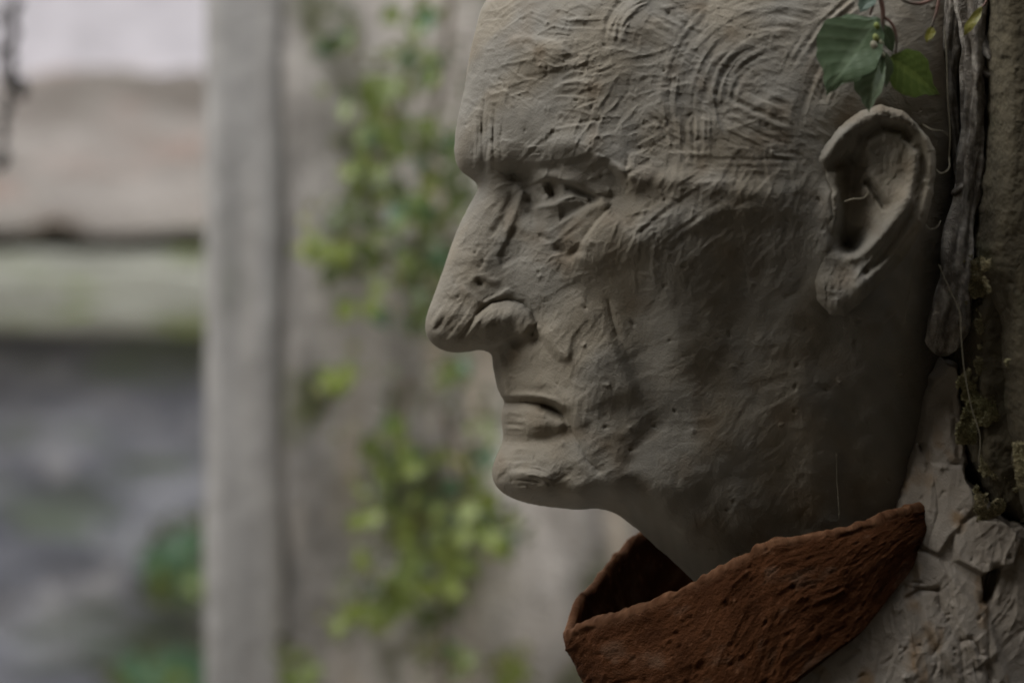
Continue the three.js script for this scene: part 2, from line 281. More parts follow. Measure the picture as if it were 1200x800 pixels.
  // crumbs, pits, nicks
  for (let i = 0; i < 1150; i++) { const x = 500 + 600 * r(), y = -100 + 790 * r(), q = rough(x, y), [X, Y] = u([x, y]), a = r() * 6.3, l = 1 + 5 * r() * r(); if (r() > q * 0.9 - 0.06) continue; D.stroke([[X, Y, 1], [X + l * Math.cos(a), Y + l * Math.sin(a), .6]], 1 + 1.2 * r(), (r() < .6 ? -1 : .8) * (1 + 2.8 * r()), 'soft'); }
  for (let j = 0; j < D.ny; j++) for (let i = 0; i < D.nx; i++) { const x = D.x0 + i * step, y = D.y0 + j * step; D.h[j * D.nx + i] += 5 * (fbm(x / 34, y / 34, 3, 40) - .5) + 1.5 * (fbm(x / 5, y / 5, 2, 41) - .5) * rough(x, y); }
  return { G, D, zb };
}

// ---------- mesh tools ----------
const used = {};
function numbered(n) { const k = used[n] = (used[n] ?? -1) + 1; return k ? `${n}_${String(k).padStart(3, '0')}` : n; }
function tag(o, label, category, group, kind) { if (label) o.userData.label = label; if (category) o.userData.category = category; if (group) o.userData.group = group; if (kind) o.userData.kind = kind; return o; }
function thing(name, label, category, p = [0, 0, 0], group) { const g = new THREE.Group(); g.name = numbered(name); g.position.set(...p); scene.add(g); return tag(g, label, category, group); }
function mesh(name, geo, mat, parent = scene) {
  const m = new THREE.Mesh(geo, mat); m.name = parent === scene ? numbered(name) : name; m.castShadow = m.receiveShadow = true;
  parent.add(m);
  if (parent !== scene) { parent.updateWorldMatrix(true, false); const w = parent.getWorldPosition(new THREE.Vector3()); if (!geo.userData.local) m.position.set(-w.x, -w.y, -w.z); } // geometry is given in world metres
  return m;
}
const at = (px, py, z) => { const k = (CAMZ - z) / CAMZ; return new THREE.Vector3((px - 600) / PXM * k, EYE + (400 - py) / PXM * k, z); };
const mw = (x, y, z) => [(x - 600) / PXM, EYE + (400 - y) / PXM, z / PXM];     // sculpting units -> metres
function geom(pos, idx, uv, col) {
  const g = new THREE.BufferGeometry(); g.setAttribute('position', new THREE.Float32BufferAttribute(pos, 3)); if (uv) g.setAttribute('uv', new THREE.Float32BufferAttribute(uv, 2)); if (col) g.setAttribute('color', new THREE.Float32BufferAttribute(col, 3));
  if (idx) g.setIndex(idx); g.computeVertexNormals(); return g;
}
// closed surface of the solid whose column at (i, j) runs from c - sqrt(q) to c + sqrt(q)
function nets(nx, ny, x0, y0, step, cArr, qArr, zLo, zHi, colour) {
  const F = (k, z) => { const q = qArr[k], w = z - cArr[k], v = (q - w * w) / (2 * Math.max(6, Math.sqrt(Math.abs(q)), Math.abs(w))); return Math.min(v, z - zLo, zHi - z); };
  const k0 = new Int32Array(nx * ny), base = new Int32Array(nx * ny), K1 = new Int32Array(nx * ny), pos = [], ids = [], zOf = (k) => zLo - step + k * step, KM = Math.ceil((zHi - zLo) / step) + 2;
  const f = new Float64Array(8);
  for (let j = 0; j < ny - 1; j++) for (let i = 0; i < nx - 1; i++) {
    const c = j * nx + i, n4 = [c, c + 1, c + nx, c + nx + 1];
    let lo = 1e9, hi = -1e9; for (const n of n4) { const r = qArr[n] > 0 ? Math.sqrt(qArr[n]) : 0; if (qArr[n] > 0) { lo = Math.min(lo, cArr[n] - r); hi = Math.max(hi, cArr[n] + r); } }
    base[c] = ids.length; k0[c] = 0; K1[c] = -1; if (hi < lo) continue;
    const a = Math.max(0, Math.floor((Math.max(lo, zLo) - zLo + step) / step) - 1), b = Math.min(KM - 1, Math.ceil((Math.min(hi, zHi) - zLo + step) / step) + 1);
    k0[c] = a; K1[c] = b;
    for (let k = a; k <= b; k++) {
      const z0 = zOf(k), z1 = zOf(k + 1); let m = 0;
      for (let e = 0; e < 4; e++) { f[e] = F(n4[e], z0); f[e + 4] = F(n4[e], z1); if (f[e] > 0) m |= 1 << e; if (f[e + 4] > 0) m |= 16 << e; }
      if (m === 0 || m === 255) { ids.push(-1); continue; }
      let sx = 0, sy = 0, sz = 0, n = 0;
      for (let e = 0; e < 8; e++) for (const bit of [1, 2, 4]) if (!(e & bit)) { const g = e | bit; if ((f[e] > 0) !== (f[g] > 0)) { const t = f[e] / (f[e] - f[g]); sx += (e & 1) + (bit === 1 ? t : 0); sy += ((e >> 1) & 1) + (bit === 2 ? t : 0); sz += (e >> 2) + (bit === 4 ? t : 0); n++; } }
      ids.push(pos.length / 3); pos.push(x0 + (i + sx / n) * step, y0 + (j + sy / n) * step, z0 + sz / n * step);
    }
  }
  const id = (i, j, k) => { if (i < 0 || j < 0 || i >= nx - 1 || j >= ny - 1) return -1; const c = j * nx + i; return k < k0[c] || k > K1[c] ? -1 : ids[base[c] + k - k0[c]]; };
  const idx = [], quad = (a, b, c, d, flip) => { if (a < 0 || b < 0 || c < 0 || d < 0) return; flip ? idx.push(a, c, b, a, d, c) : idx.push(a, b, c, a, c, d); };
  for (let j = 0; j < ny - 1; j++) for (let i = 0; i < nx - 1; i++) { const c = j * nx + i; for (let k = k0[c]; k <= K1[c]; k++) {
    const s0 = F(c, zOf(k)) > 0;
    if (s0 !== F(c + 1, zOf(k)) > 0) quad(id(i, j - 1, k - 1), id(i, j, k - 1), id(i, j, k), id(i, j - 1, k), !s0);
    if (s0 !== F(c + nx, zOf(k)) > 0) quad(id(i - 1, j, k - 1), id(i - 1, j, k), id(i, j, k), id(i, j, k - 1), !s0);
    if (s0 !== F(c, zOf(k + 1)) > 0) quad(id(i - 1, j - 1, k), id(i, j - 1, k), id(i, j, k), id(i - 1, j, k), !s0);
  } }
  const uv = [], col = [];
  for (let k = 0; k < pos.length; k += 3) { const [x, y, z] = [pos[k], pos[k + 1], pos[k + 2]]; if (colour) col.push(...colour(x, y, z)); [pos[k], pos[k + 1], pos[k + 2]] = mw(x, y, z); uv.push((pos[k] + 0.6 * pos[k + 2]) , pos[k + 1] + 0.3 * pos[k + 2]); }
  for (let k = 0; k < idx.length; k += 3) [idx[k + 1], idx[k + 2]] = [idx[k + 2], idx[k + 1]];      // y runs down in sculpting units
  return geom(pos, idx, uv, colour ? col : null);
}
// tube of varying radius through points, with a rough surface
function roughTube(P, R, { seg = 60, rad = 12, rough = 0, freq = 60, seed = 1, colour } = {}) {
  const c = new THREE.CatmullRomCurve3(P, false, 'centripetal'), pos = [], idx = [], col = [], uv = [], fr = c.computeFrenetFrames(seg), len = c.getLength();
  const rAt = (t) => { const u = t * (R.length - 1), i = Math.min(R.length - 2, Math.floor(u)); return R[i] + (R[i + 1] - R[i]) * (u - i); };
  for (let i = 0; i <= seg; i++) for (let j = 0; j <= rad; j++) {
    const t = i / seg, a = j % rad / rad * 2 * Math.PI, p = c.getPointAt(t), N = fr.normals[i], B = fr.binormals[i], end = Math.sqrt(Math.max(0.02, Math.min(1, Math.min(t, 1 - t) * len / (rAt(t) * 0.8) )));
    const r = rAt(t) * end * (1 + rough * (fbm(Math.cos(a) * 1.7 + 5 + seed, t * len * freq, 3, seed) + 0.8 * fbm(Math.sin(a) * 3 + 9, Math.cos(a) * 3 + t * len * freq * 0.35, 3, seed + 5) - 0.9) * 2);
    pos.push(p.x + r * (Math.cos(a) * N.x + Math.sin(a) * B.x), p.y + r * (Math.cos(a) * N.y + Math.sin(a) * B.y), p.z + r * (Math.cos(a) * N.z + Math.sin(a) * B.z)); uv.push(a / 6.283 * 0.1, t * len);
    if (colour) col.push(...colour(a, t * len, r / rAt(t)));
    if (i < seg && j < rad) { const q = i * (rad + 1) + j; idx.push(q, q + rad + 1, q + 1, q + 1, q + rad + 1, q + rad + 2); }
  }
  return geom(pos, idx, uv, colour ? col : null);
}
// leaf blade: half-widths along the midrib, folded along it, curled, with raised veins
function leafGeo(base, tip, face, wl, wr, { fold = 0.25, curl = 0.1, bend = 0, nt = 14, ns = 4, seed = 1, c0 = [0.05, 0.11, 0.035], c1 = [0.09, 0.17, 0.05], vein = 0.0003 } = {}) {
  const ax = tip.clone().sub(base), L = ax.length(); ax.normalize(); const nrm = face.clone().addScaledVector(ax, -face.dot(ax)).normalize(), sd = new THREE.Vector3().crossVectors(nrm, ax), pos = [], idx = [], col = [], uv = [];
  const prof = (w, t) => { const u = t * (w.length - 1), i = Math.min(w.length - 2, Math.floor(u)), f = u - i, s = f * f * (3 - 2 * f); return w[i] + (w[i + 1] - w[i]) * s; };
  for (let i = 0; i <= nt; i++) for (let j = -ns; j <= ns; j++) {
    const t = i / nt, s = j / ns, w = (s < 0 ? prof(wl, t) : prof(wr, t)) * L, q = Math.abs(s), v = Math.abs(((t * 7 - q * 1.6) % 1 + 1) % 1 - 0.5) * 2;
    const p = base.clone().addScaledVector(ax, t * L).addScaledVector(sd, s * w + bend * L * Math.sin(Math.PI * t)).addScaledVector(nrm, w * q * fold - L * curl * t * t + vein * (v > 0.75 ? (v - 0.75) * 4 : 0) - 0.05 * w * q * q + 0.012 * L * Math.sin(t * 9 + seed + 2 * s));
    pos.push(p.x, p.y, p.z); uv.push(s * 0.02, t * 0.04);
    const n = fbm(t * 5 + seed * 3, s * 3 + seed, 3, seed), k = 0.25 + 0.6 * n + (q < 0.12 ? 0.7 : 0) + (v > 0.78 ? 0.42 : 0) - (n > 0.62 ? (n - 0.62) * 2 : 0); col.push(...c0.map((a, e) => a + (c1[e] - a) * k));
    if (i < nt && j < ns) { const a = i * (2 * ns + 1) + j + ns, b = a + 2 * ns + 1; idx.push(a, b, a + 1, a + 1, b, b + 1); }
  }
  return geom(pos, idx, uv, col);
}
// rough-hewn stone: a box with rounded uneven faces; local coordinates
function stoneGeo(w, h, d, seed, rough = 0.08, seg = 8, round = 0.012) {
  const g = new THREE.BoxGeometry(2, 2, 2, seg, seg, Math.max(3, seg >> 1)), p = g.attributes.position, m = Math.min(w, h) * 0.5, R = Math.min(0.25 * m, round), cl = (v, a) => Math.max(-a, Math.min(a, v));
  for (let k = 0; k < p.count; k++) {
    let x = p.getX(k), y = p.getY(k), z = p.getZ(k); const X = x * w / 2, Y = y * h / 2, Z = z * d / 2, qx = cl(X, w / 2 - R), qy = cl(Y, h / 2 - R), qz = cl(Z, d / 2 - R), dl = Math.hypot(X - qx, Y - qy, Z - qz) || 1, rr = dl > 1e-9 && dl !== 1 ? R / dl : 0; x = (qx + (X - qx) * rr) * 2 / w; y = (qy + (Y - qy) * rr) * 2 / h; z = (qz + (Z - qz) * rr) * 2 / d;
    const n = fbm(x * w * 9 + seed * 7.1 + z, y * h * 9 + seed * 3.3 - z, 3, seed) - 0.5, n2 = fbm(y * 2 + seed + 40, z * 2 + x + seed * 5, 3, seed + 9) - 0.5;
    p.setXYZ(k, x * w / 2 + n2 * m * rough * 3 * Math.abs(x), y * h / 2 + n * m * rough * 3 * Math.abs(y), z * d / 2 * (1 + 0.0) + (z > 0.3 ? (n + n2) * m * rough * 3 : 0));
  }
  g.computeVertexNormals(); g.userData.local = true; return g;
}
// ---------- textures and materials ----------
function tex(size, fn, srgb = true) { const d = new Uint8Array(size * size * 4); for (let j = 0; j < size; j++) for (let i = 0; i < size; i++) { const c = fn(i, j), k = (j * size + i) * 4; for (let e = 0; e < 3; e++) d[k + e] = Math.max(0, Math.min(255, (srgb ? Math.pow(Math.max(0, c[e]), 1 / 2.2) : c[e]) * 255)); d[k + 3] = 255; } const t = new THREE.DataTexture(d, size, size); t.wrapS = t.wrapT = THREE.RepeatWrapping; t.magFilter = THREE.LinearFilter; t.minFilter = THREE.LinearMipmapLinearFilter; t.generateMipmaps = true; if (srgb) t.colorSpace = THREE.SRGBColorSpace; t.needsUpdate = true; return t; }
// tiling noise
function tnoise(x, y, per, s) { const i = Math.floor(x), j = Math.floor(y), u = x - i, v = y - j, a = u * u * (3 - 2 * u), b = v * v * (3 - 2 * v), w = (n) => ((n % per) + per) % per; return (hash2(w(i), w(j), s) * (1 - a) + hash2(w(i + 1), w(j), s) * a) * (1 - b) + (hash2(w(i), w(j + 1), s) * (1 - a) + hash2(w(i + 1), w(j + 1), s) * a) * b; }
function tnoise2(x, y, px, py, s) { const i = Math.floor(x), j = Math.floor(y), u = x - i, v = y - j, a = u * u * (3 - 2 * u), b = v * v * (3 - 2 * v), w = (n, p) => ((n % p) + p) % p, X = w(i, px), X1 = w(i + 1, px), Y = w(j, py), Y1 = w(j + 1, py); return (hash2(X, Y, s) * (1 - a) + hash2(X1, Y, s) * a) * (1 - b) + (hash2(X, Y1, s) * (1 - a) + hash2(X1, Y1, s) * a) * b; }
function tfbm(i, j, size, per, o, s) { let f = 0, a = .5, n = 0; for (let k = 0; k < o; k++) { f += a * tnoise(i / size * per, j / size * per, per, s + k); n += a; a *= .5; per *= 2; } return f / n; }
const lerp3 = (a, b, t) => a.map((v, i) => v + (b[i] - v) * Math.max(0, Math.min(1, t)));
const grainBump = tex(512, (i, j) => { const v = 0.65 * tfbm(i, j, 512, 64, 3, 5) + 0.35 * tfbm(i, j, 512, 16, 2, 8); return [v, v, v]; }, false);
const rep = (t, r) => { const c = t.clone(); c.repeat.set(r, r); c.needsUpdate = true; return c; };
function stoneTex(a, b, c, seed) { return tex(512, (i, j) => { const n = tfbm(i, j, 512, 4, 6, seed), m = tfbm(i, j, 512, 8, 5, seed + 20), s = tfbm(i, j, 512, 48, 3, seed + 40); let v = lerp3(a, b, (n - 0.3) * 2.4); v = lerp3(v, c, (m - 0.58) * 5); return v.map((q) => q * (0.78 + 0.44 * s)); }); }
const M = {
  clay: new THREE.MeshPhysicalMaterial({ specularIntensity: 0.7, vertexColors: true, roughness: 0.78, bumpMap: rep(grainBump, 31), bumpScale: 0.00022 }),
  collar: new THREE.MeshPhysicalMaterial({ specularIntensity: 0.12, vertexColors: true, roughness: 0.9, bumpMap: rep(grainBump, 24), bumpScale: 0.0006 }),
  bark: new THREE.MeshStandardMaterial({ vertexColors: true, roughness: 0.95, bumpMap: rep(grainBump, 30), bumpScale: 0.0012 }),
  leaf: new THREE.MeshPhysicalMaterial({ vertexColors: true, roughness: 0.4, side: THREE.DoubleSide, transmission: 0.3, thickness: 0 }),
  stem: new THREE.MeshStandardMaterial({ vertexColors: true, roughness: 0.7 }),
  thread: new THREE.MeshStandardMaterial({ color: new THREE.Color().setRGB(0.2, 0.175, 0.12), roughness: 0.8 }),
  warmStone: new THREE.MeshStandardMaterial({ map: rep(stoneTex([0.055, 0.043, 0.021], [0.085, 0.07, 0.04], [0.05, 0.05, 0.018], 3), 5), roughness: 0.95, bumpMap: rep(grainBump, 9), bumpScale: 0.0012 }),
  jamb: new THREE.MeshStandardMaterial({ map: rep(stoneTex([0.38, 0.365, 0.345], [0.5, 0.48, 0.455], [0.33, 0.315, 0.29], 7), 2), roughness: 0.92, bumpMap: rep(grainBump, 4), bumpScale: 0.002 }),
  mortar: new THREE.MeshStandardMaterial({ map: rep(stoneTex([0.36, 0.335, 0.3], [0.5, 0.47, 0.43], [0.24, 0.25, 0.16], 9), 2), roughness: 1, bumpMap: rep(grainBump, 4), bumpScale: 0.004 }),
  plaster: new THREE.MeshStandardMaterial({ map: rep(stoneTex([0.47, 0.445, 0.46], [0.51, 0.49, 0.51], [0.44, 0.41, 0.415], 11), 1.2), roughness: 0.95 }),
  ground: new THREE.MeshStandardMaterial({ map: rep(stoneTex([0.34, 0.31, 0.265], [0.46, 0.42, 0.36], [0.26, 0.25, 0.19], 13), 160), roughness: 1 }),
  house: new THREE.MeshStandardMaterial({ map: rep(stoneTex([0.3, 0.265, 0.22], [0.38, 0.345, 0.29], [0.24, 0.22, 0.17], 15), 0.5), roughness: 1 }),
  moss: new THREE.MeshStandardMaterial({ color: 0xffffff, roughness: 1 }),
};
function streakTex(a, b, c, d, seed, px, py) { return tex(512, (i, j) => { const T = (p, q, o, s) => { let f = 0, A = .5, n = 0; for (let k = 0; k < o; k++) { f += A * tnoise2(i / 512 * p, j / 512 * q, p, q, s + k); n += A; A *= .55; p *= 2; q *= 2; } return f / n; }; const n = T(px, py, 6, seed), m = T(px * 2, py, 5, seed + 20), g = T(px, py * 2, 4, seed + 30), s = T(64, 64, 3, seed + 40); let v = lerp3(a, b, (n - 0.33) * 3); v = lerp3(v, c, (m - 0.56) * 6); v = lerp3(v, d, (g - 0.565) * 7); return v.map((q) => q * (0.82 + 0.36 * s)); }); }
M.rubble = new THREE.MeshStandardMaterial({ map: streakTex([0.22, 0.205, 0.185], [0.63, 0.58, 0.525], [0.6, 0.52, 0.42], [0.09, 0.095, 0.04], 301, 14, 5), roughness: 0.96, bumpMap: rep(grainBump, 5), bumpScale: 0.004 });
M.roughcast = new THREE.MeshStandardMaterial({ map: streakTex([0.17, 0.175, 0.2], [0.36, 0.36, 0.385], [0.44, 0.43, 0.44], [0.16, 0.185, 0.145], 311, 6, 11), roughness: 0.96, bumpMap: rep(grainBump, 5), bumpScale: 0.006 });
M.jamb.map = streakTex([0.25, 0.24, 0.225], [0.4, 0.385, 0.365], [0.43, 0.405, 0.375], [0.2, 0.2, 0.17], 321, 16, 2);
const stoneMats = {};
function stoneMat(key, a, b, c, seed) { return stoneMats[key] ??= new THREE.MeshStandardMaterial({ map: stoneTex(a, b, c, seed), roughness: 0.95, bumpMap: rep(grainBump, 2), bumpScale: 0.006 }); }

// ---------- the place ----------
{ // ground: one sheet to the horizon
  const g = new THREE.PlaneGeometry(160, 160, 8, 8); g.rotateX(-Math.PI / 2); tag(mesh('ground', g, M.ground), 'pale trodden gravel at the foot of the old walls', null, null, 'structure');
}
// upright slab with an uneven face and rounded arrises, between two corners, its face at depth z; fx, fy: humps per metre
function roughFace(name, parent, a, b, z, amp, fx, fy, mat, round) {
  const W = b.x - a.x, y1 = a.y, y0 = Math.max(0, b.y), H = y1 - y0, nx = Math.min(160, Math.ceil(W / 0.012)), ny = Math.min(240, Math.ceil(H / 0.014)), pos = [], idx = [], uv = [];
  for (let j = 0; j <= ny; j++) for (let i = -1; i <= nx + 1; i++) {
    const q = Math.max(0, Math.min(1, i / nx)), x = a.x + W * q, y = y0 + H * j / ny, e = Math.min(q * W, (1 - q) * W), s = Math.min(1, e / round), side = i < 0 || i > nx;
    pos.push(x + (i <= 0 ? 1 : 0) * 0.006 * (fbm(y * 9, 3, 3, 201) - .5), y, side ? z - 0.34 : z - round * (1 - Math.sqrt(s * (2 - s))) + amp * 2 * (fbm(x * fx, y * fy, 5, 203) - .5)); uv.push(x * 1.3 + (side ? 0.3 : 0), y * 1.3);
    if (j < ny && i <= nx) { const k = j * (nx + 3) + i + 1; idx.push(k, k + 1, k + nx + 3, k + 1, k + nx + 4, k + nx + 3); }
  }
  return mesh(name, geom(pos, idx, uv), mat, parent);
}
// far garden wall at the left: pale render above, a big rough stone, a dark joint, a mossy ledge and grey rubble
const ZF = -2.5;
{
  const w = thing('garden_wall', 'pale rendered garden wall of large weathered stones, leftmost and farthest', 'wall', [at(100, 400, ZF).x, 0, ZF]);
  const sp = 3300 * CAMZ / (CAMZ - ZF), put = (name, x0, y0, x1, y1, dz, d, seed, mat, rough, label) => { const a = at(x0, y0, ZF), b = at(x1, y1, ZF), g = stoneGeo(b.x - a.x, a.y - b.y, d, seed, rough, 14), o = mesh(name, g, mat, w); o.position.set((a.x + b.x) / 2 - w.position.x, (a.y + b.y) / 2, dz); if (label) o.userData.label = label; return o; };
  const beige = stoneMat('beige', [0.35, 0.31, 0.275], [0.49, 0.445, 0.405], [0.47, 0.36, 0.31], 21), moss = stoneMat('ledge', [0.36, 0.36, 0.3], [0.5, 0.5, 0.42], [0.24, 0.3, 0.06], 22), grey = stoneMat('grey', [0.38, 0.38, 0.4], [0.53, 0.53, 0.545], [0.32, 0.33, 0.32], 23), grey2 = stoneMat('grey2', [0.36, 0.355, 0.36], [0.52, 0.51, 0.52], [0.28, 0.29, 0.26], 24);
  { const a = at(-900, -900, ZF), b = at(700, 100, ZF), g = new THREE.BoxGeometry(b.x - a.x, a.y - b.y, 0.3); g.userData.local = true; const o = mesh('render', g, M.plaster, w); o.position.set((a.x + b.x) / 2 - w.position.x, (a.y + b.y) / 2, -0.13); }
  { const a = at(-900, 112, ZF), b = at(700, 1650, ZF), g = new THREE.BoxGeometry(b.x - a.x, a.y - b.y, 0.2); g.userData.local = true; const o = mesh('mortar', g, M.mortar, w); o.position.set((a.x + b.x) / 2 - w.position.x, (a.y + b.y) / 2, -0.03); }
  put('stone', -420, 103, -90, 277, 0, 0.34, 3, beige, 0.1); put('stone', -84, 100, 420, 279, 0.01, 0.36, 4, beige, 0.12);
  put('ledge_stone', -420, 301, -60, 392, 0.015, 0.4, 5, moss, 0.1); put('ledge_stone', -54, 299, 420, 390, 0.02, 0.42, 6, moss, 0.12);
  roughFace('roughcast', w, at(-900, 391, ZF), at(700, 1620, ZF), ZF + 0.15, 0.03, 5, 12, M.roughcast, 0.02);
}
// near old wall behind the head: dressed jamb stones at its left end, rubble with ivy beside them
const ZP = -1.0;
{
  const w = thing('old_wall', 'weathered grey stone wall end with ivy, blurred behind the face', 'wall', [at(600, 400, ZP).x, 0, ZP]);
  roughFace('jamb', w, at(241, -900, ZP), at(334, 1600, ZP), ZP + 0.008, 0.006, 30, 5, M.jamb, 0.003);
  roughFace('rubble_face', w, at(322, -900, ZP), at(2600, 1600, ZP), ZP + 0.004, 0.03, 15, 6, M.rubble, 0.006);
}
// the wall that the bust is set against: rough stones at the right edge of the picture, above and beside it
const wall = thing('stone_wall', 'rough brown stone wall with moss at the right edge', 'wall', [0.22, 0, -0.05]);
function stoneSheet(P, zf, back, seed, rough, step = 2.6) { // P: outline in picture units, zf: depth of its face
  const c = P.map(([x, y]) => un(x, y, zf(x, y))), xs = c.map((p) => p[0]), ys = c.map((p) => p[1]), x0 = Math.min(...xs) - 8, y0 = Math.min(...ys) - 8, nx = Math.ceil((Math.max(...xs) + 8 - x0) / step), ny = Math.ceil((Math.max(...ys) + 8 - y0) / step), C = new Float32Array(nx * ny), Q = new Float32Array(nx * ny); let hi = 0;
  for (let j = 0; j < ny; j++) for (let i = 0; i < nx; i++) {
    const x = x0 + i * step, y = y0 + j * step, s = polySD(c, x, y) + 9 * (fbm(x / 16, y / 16, 3, seed) - .5) , T = zf(x, y) + rough * (fbm(x / 60, y / 60, 5, seed + 2) - .5) * 2 + rough * 0.14 * (fbm(x / 7, y / 7, 3, seed + 4) - .5), k = j * nx + i, R = (T - back) / 2 * Math.sqrt(Math.max(0, Math.min(1, s / 26)) * (2 - Math.max(0, Math.min(1, s / 26))));
    C[k] = T - (T - back) / 2; Q[k] = s > 0 ? R * R : 30 * s; hi = Math.max(hi, T);
  }
  return nets(nx, ny, x0, y0, step, C, Q, back - 4, hi + 4);
}
{
  const front = (x, y) => 275 + 0.25 * (x - 1160);
  mesh('stone', stoneSheet([[1163, -160], [1163, 60], [1166, 130], [1159, 230], [1147, 288], [1153, 332], [1172, 380], [1182, 470], [1190, 560], [1210, 620], [1420, 640], [1420, -160]], front, 40, 51, 5), M.warmStone, wall);
  mesh('stone', stoneSheet([[1162, 300], [1140, 330], [1128, 380], [1130, 470], [1138, 545], [1168, 600], [1230, 640], [1260, 500], [1230, 330]], (x, y) => 228, 40, 57, 10, 2.2), M.warmStone, wall);
  const bx = (x0, y0, x1, y1, z0, z1) => { const g = new THREE.BoxGeometry(x1 - x0, y1 - y0, z1 - z0); g.translate((x0 + x1) / 2, (y0 + y1) / 2, (z0 + z1) / 2); return g; };
  mesh('mortar', bx(0.142, 0, 1.6, 2.345, -0.5, 0.0), M.mortar, wall);                                   // core behind the face stones
  mesh('stone', bx(0.238, 0, 1.6, EYE - 0.078, -0.4, 0.06), M.warmStone, wall);
  mesh('stone', bx(0.2, EYE + 0.175, 1.6, 2.34, -0.39, 0.09), M.warmStone, wall);
}
{ // side wall that closes the little yard on the left, outside the picture
  const g = new THREE.BoxGeometry(0.3, 2.4, 4.2); g.translate(-1.75, 1.2, -0.3); tag(mesh('yard_wall', g, M.house), 'tall side wall closing the yard on the left', 'wall');
}
// the covered passage in which the bust hangs: house wall behind the photographer, ceiling overhead, closed at its far end; light enters from the left
{
  const bx = (x0, x1, y0, y1, z0, z1) => { const g = new THREE.BoxGeometry(x1 - x0, y1 - y0, z1 - z0); g.translate((x0 + x1) / 2, (y0 + y1) / 2, (z0 + z1) / 2); return g; };
  const h = thing('house', 'dark rendered house wall and ceiling of the covered passage', 'house', [1, 0, 1.35]);
  mesh('wall', bx(-2.2, 3.4, 0, 2.2, 1.35, 1.7), M.house, h); mesh('ceiling', bx(-1.6, 3.4, 2.02, 2.2, 0.38, 1.347), M.house, h); mesh('end_wall', bx(1.603, 2.0, 0, 2.017, -0.4, 1.347), M.house, h);
}

// ---------- the clay bust ----------
const bust = thing('clay_bust', 'grey clay portrait head of a stern old man in profile with brown collar', 'sculpture', [0.1, EYE - 0.12, 0.0]);
const clayCol = (x, y, z) => { const n = fbm(x / 70, y / 70 + z / 90, 3, 60), m = fbm(x / 14, y / 14 + z / 20, 2, 61), w = fbm(x / 30 + 9, y / 30, 2, 62); return lerp3([0.231, 0.202, 0.153], [0.212, 0.197, 0.165], (n - 0.35) * 3.2).map((v, e) => v * (0.86 + 0.26 * m) * (w > 0.62 ? 1 - (w - 0.62) * (0.6 + 0.25 * e) : 1)); };
const STEP = 1.45, HS = sculptHead(STEP);
{
  const half = (step, z0, z1) => { const G = HS.G, nx = Math.floor((G.nx - 1) * STEP / step), ny = Math.floor((G.ny - 1) * STEP / step), C = new Float32Array(nx * ny), Q = new Float32Array(nx * ny);
    for (let j = 0; j < ny; j++) for (let i = 0; i < nx; i++) { const x = G.x0 + i * step, y = G.y0 + j * step, g = x > 1140 || y > 748 || y < -112 ? -400 : G.at(x, y), h = g > 0 ? Math.sqrt(g) : 0, H = h + HS.D.at(x, y) * Math.min(1, h / 28); Q[j * nx + i] = g > 0 ? H * Math.abs(H) : g; }
    return nets(nx, ny, G.x0, G.y0, step, C, Q, z0, z1, clayCol); };
  const near = half(STEP, -5, 300), far = half(4.35, -300, 5);
  mesh('head', mergeGeometries([near, far]), M.clay, bust);
}
const ez = (x) => 258 + (x - 965) * 0.12;
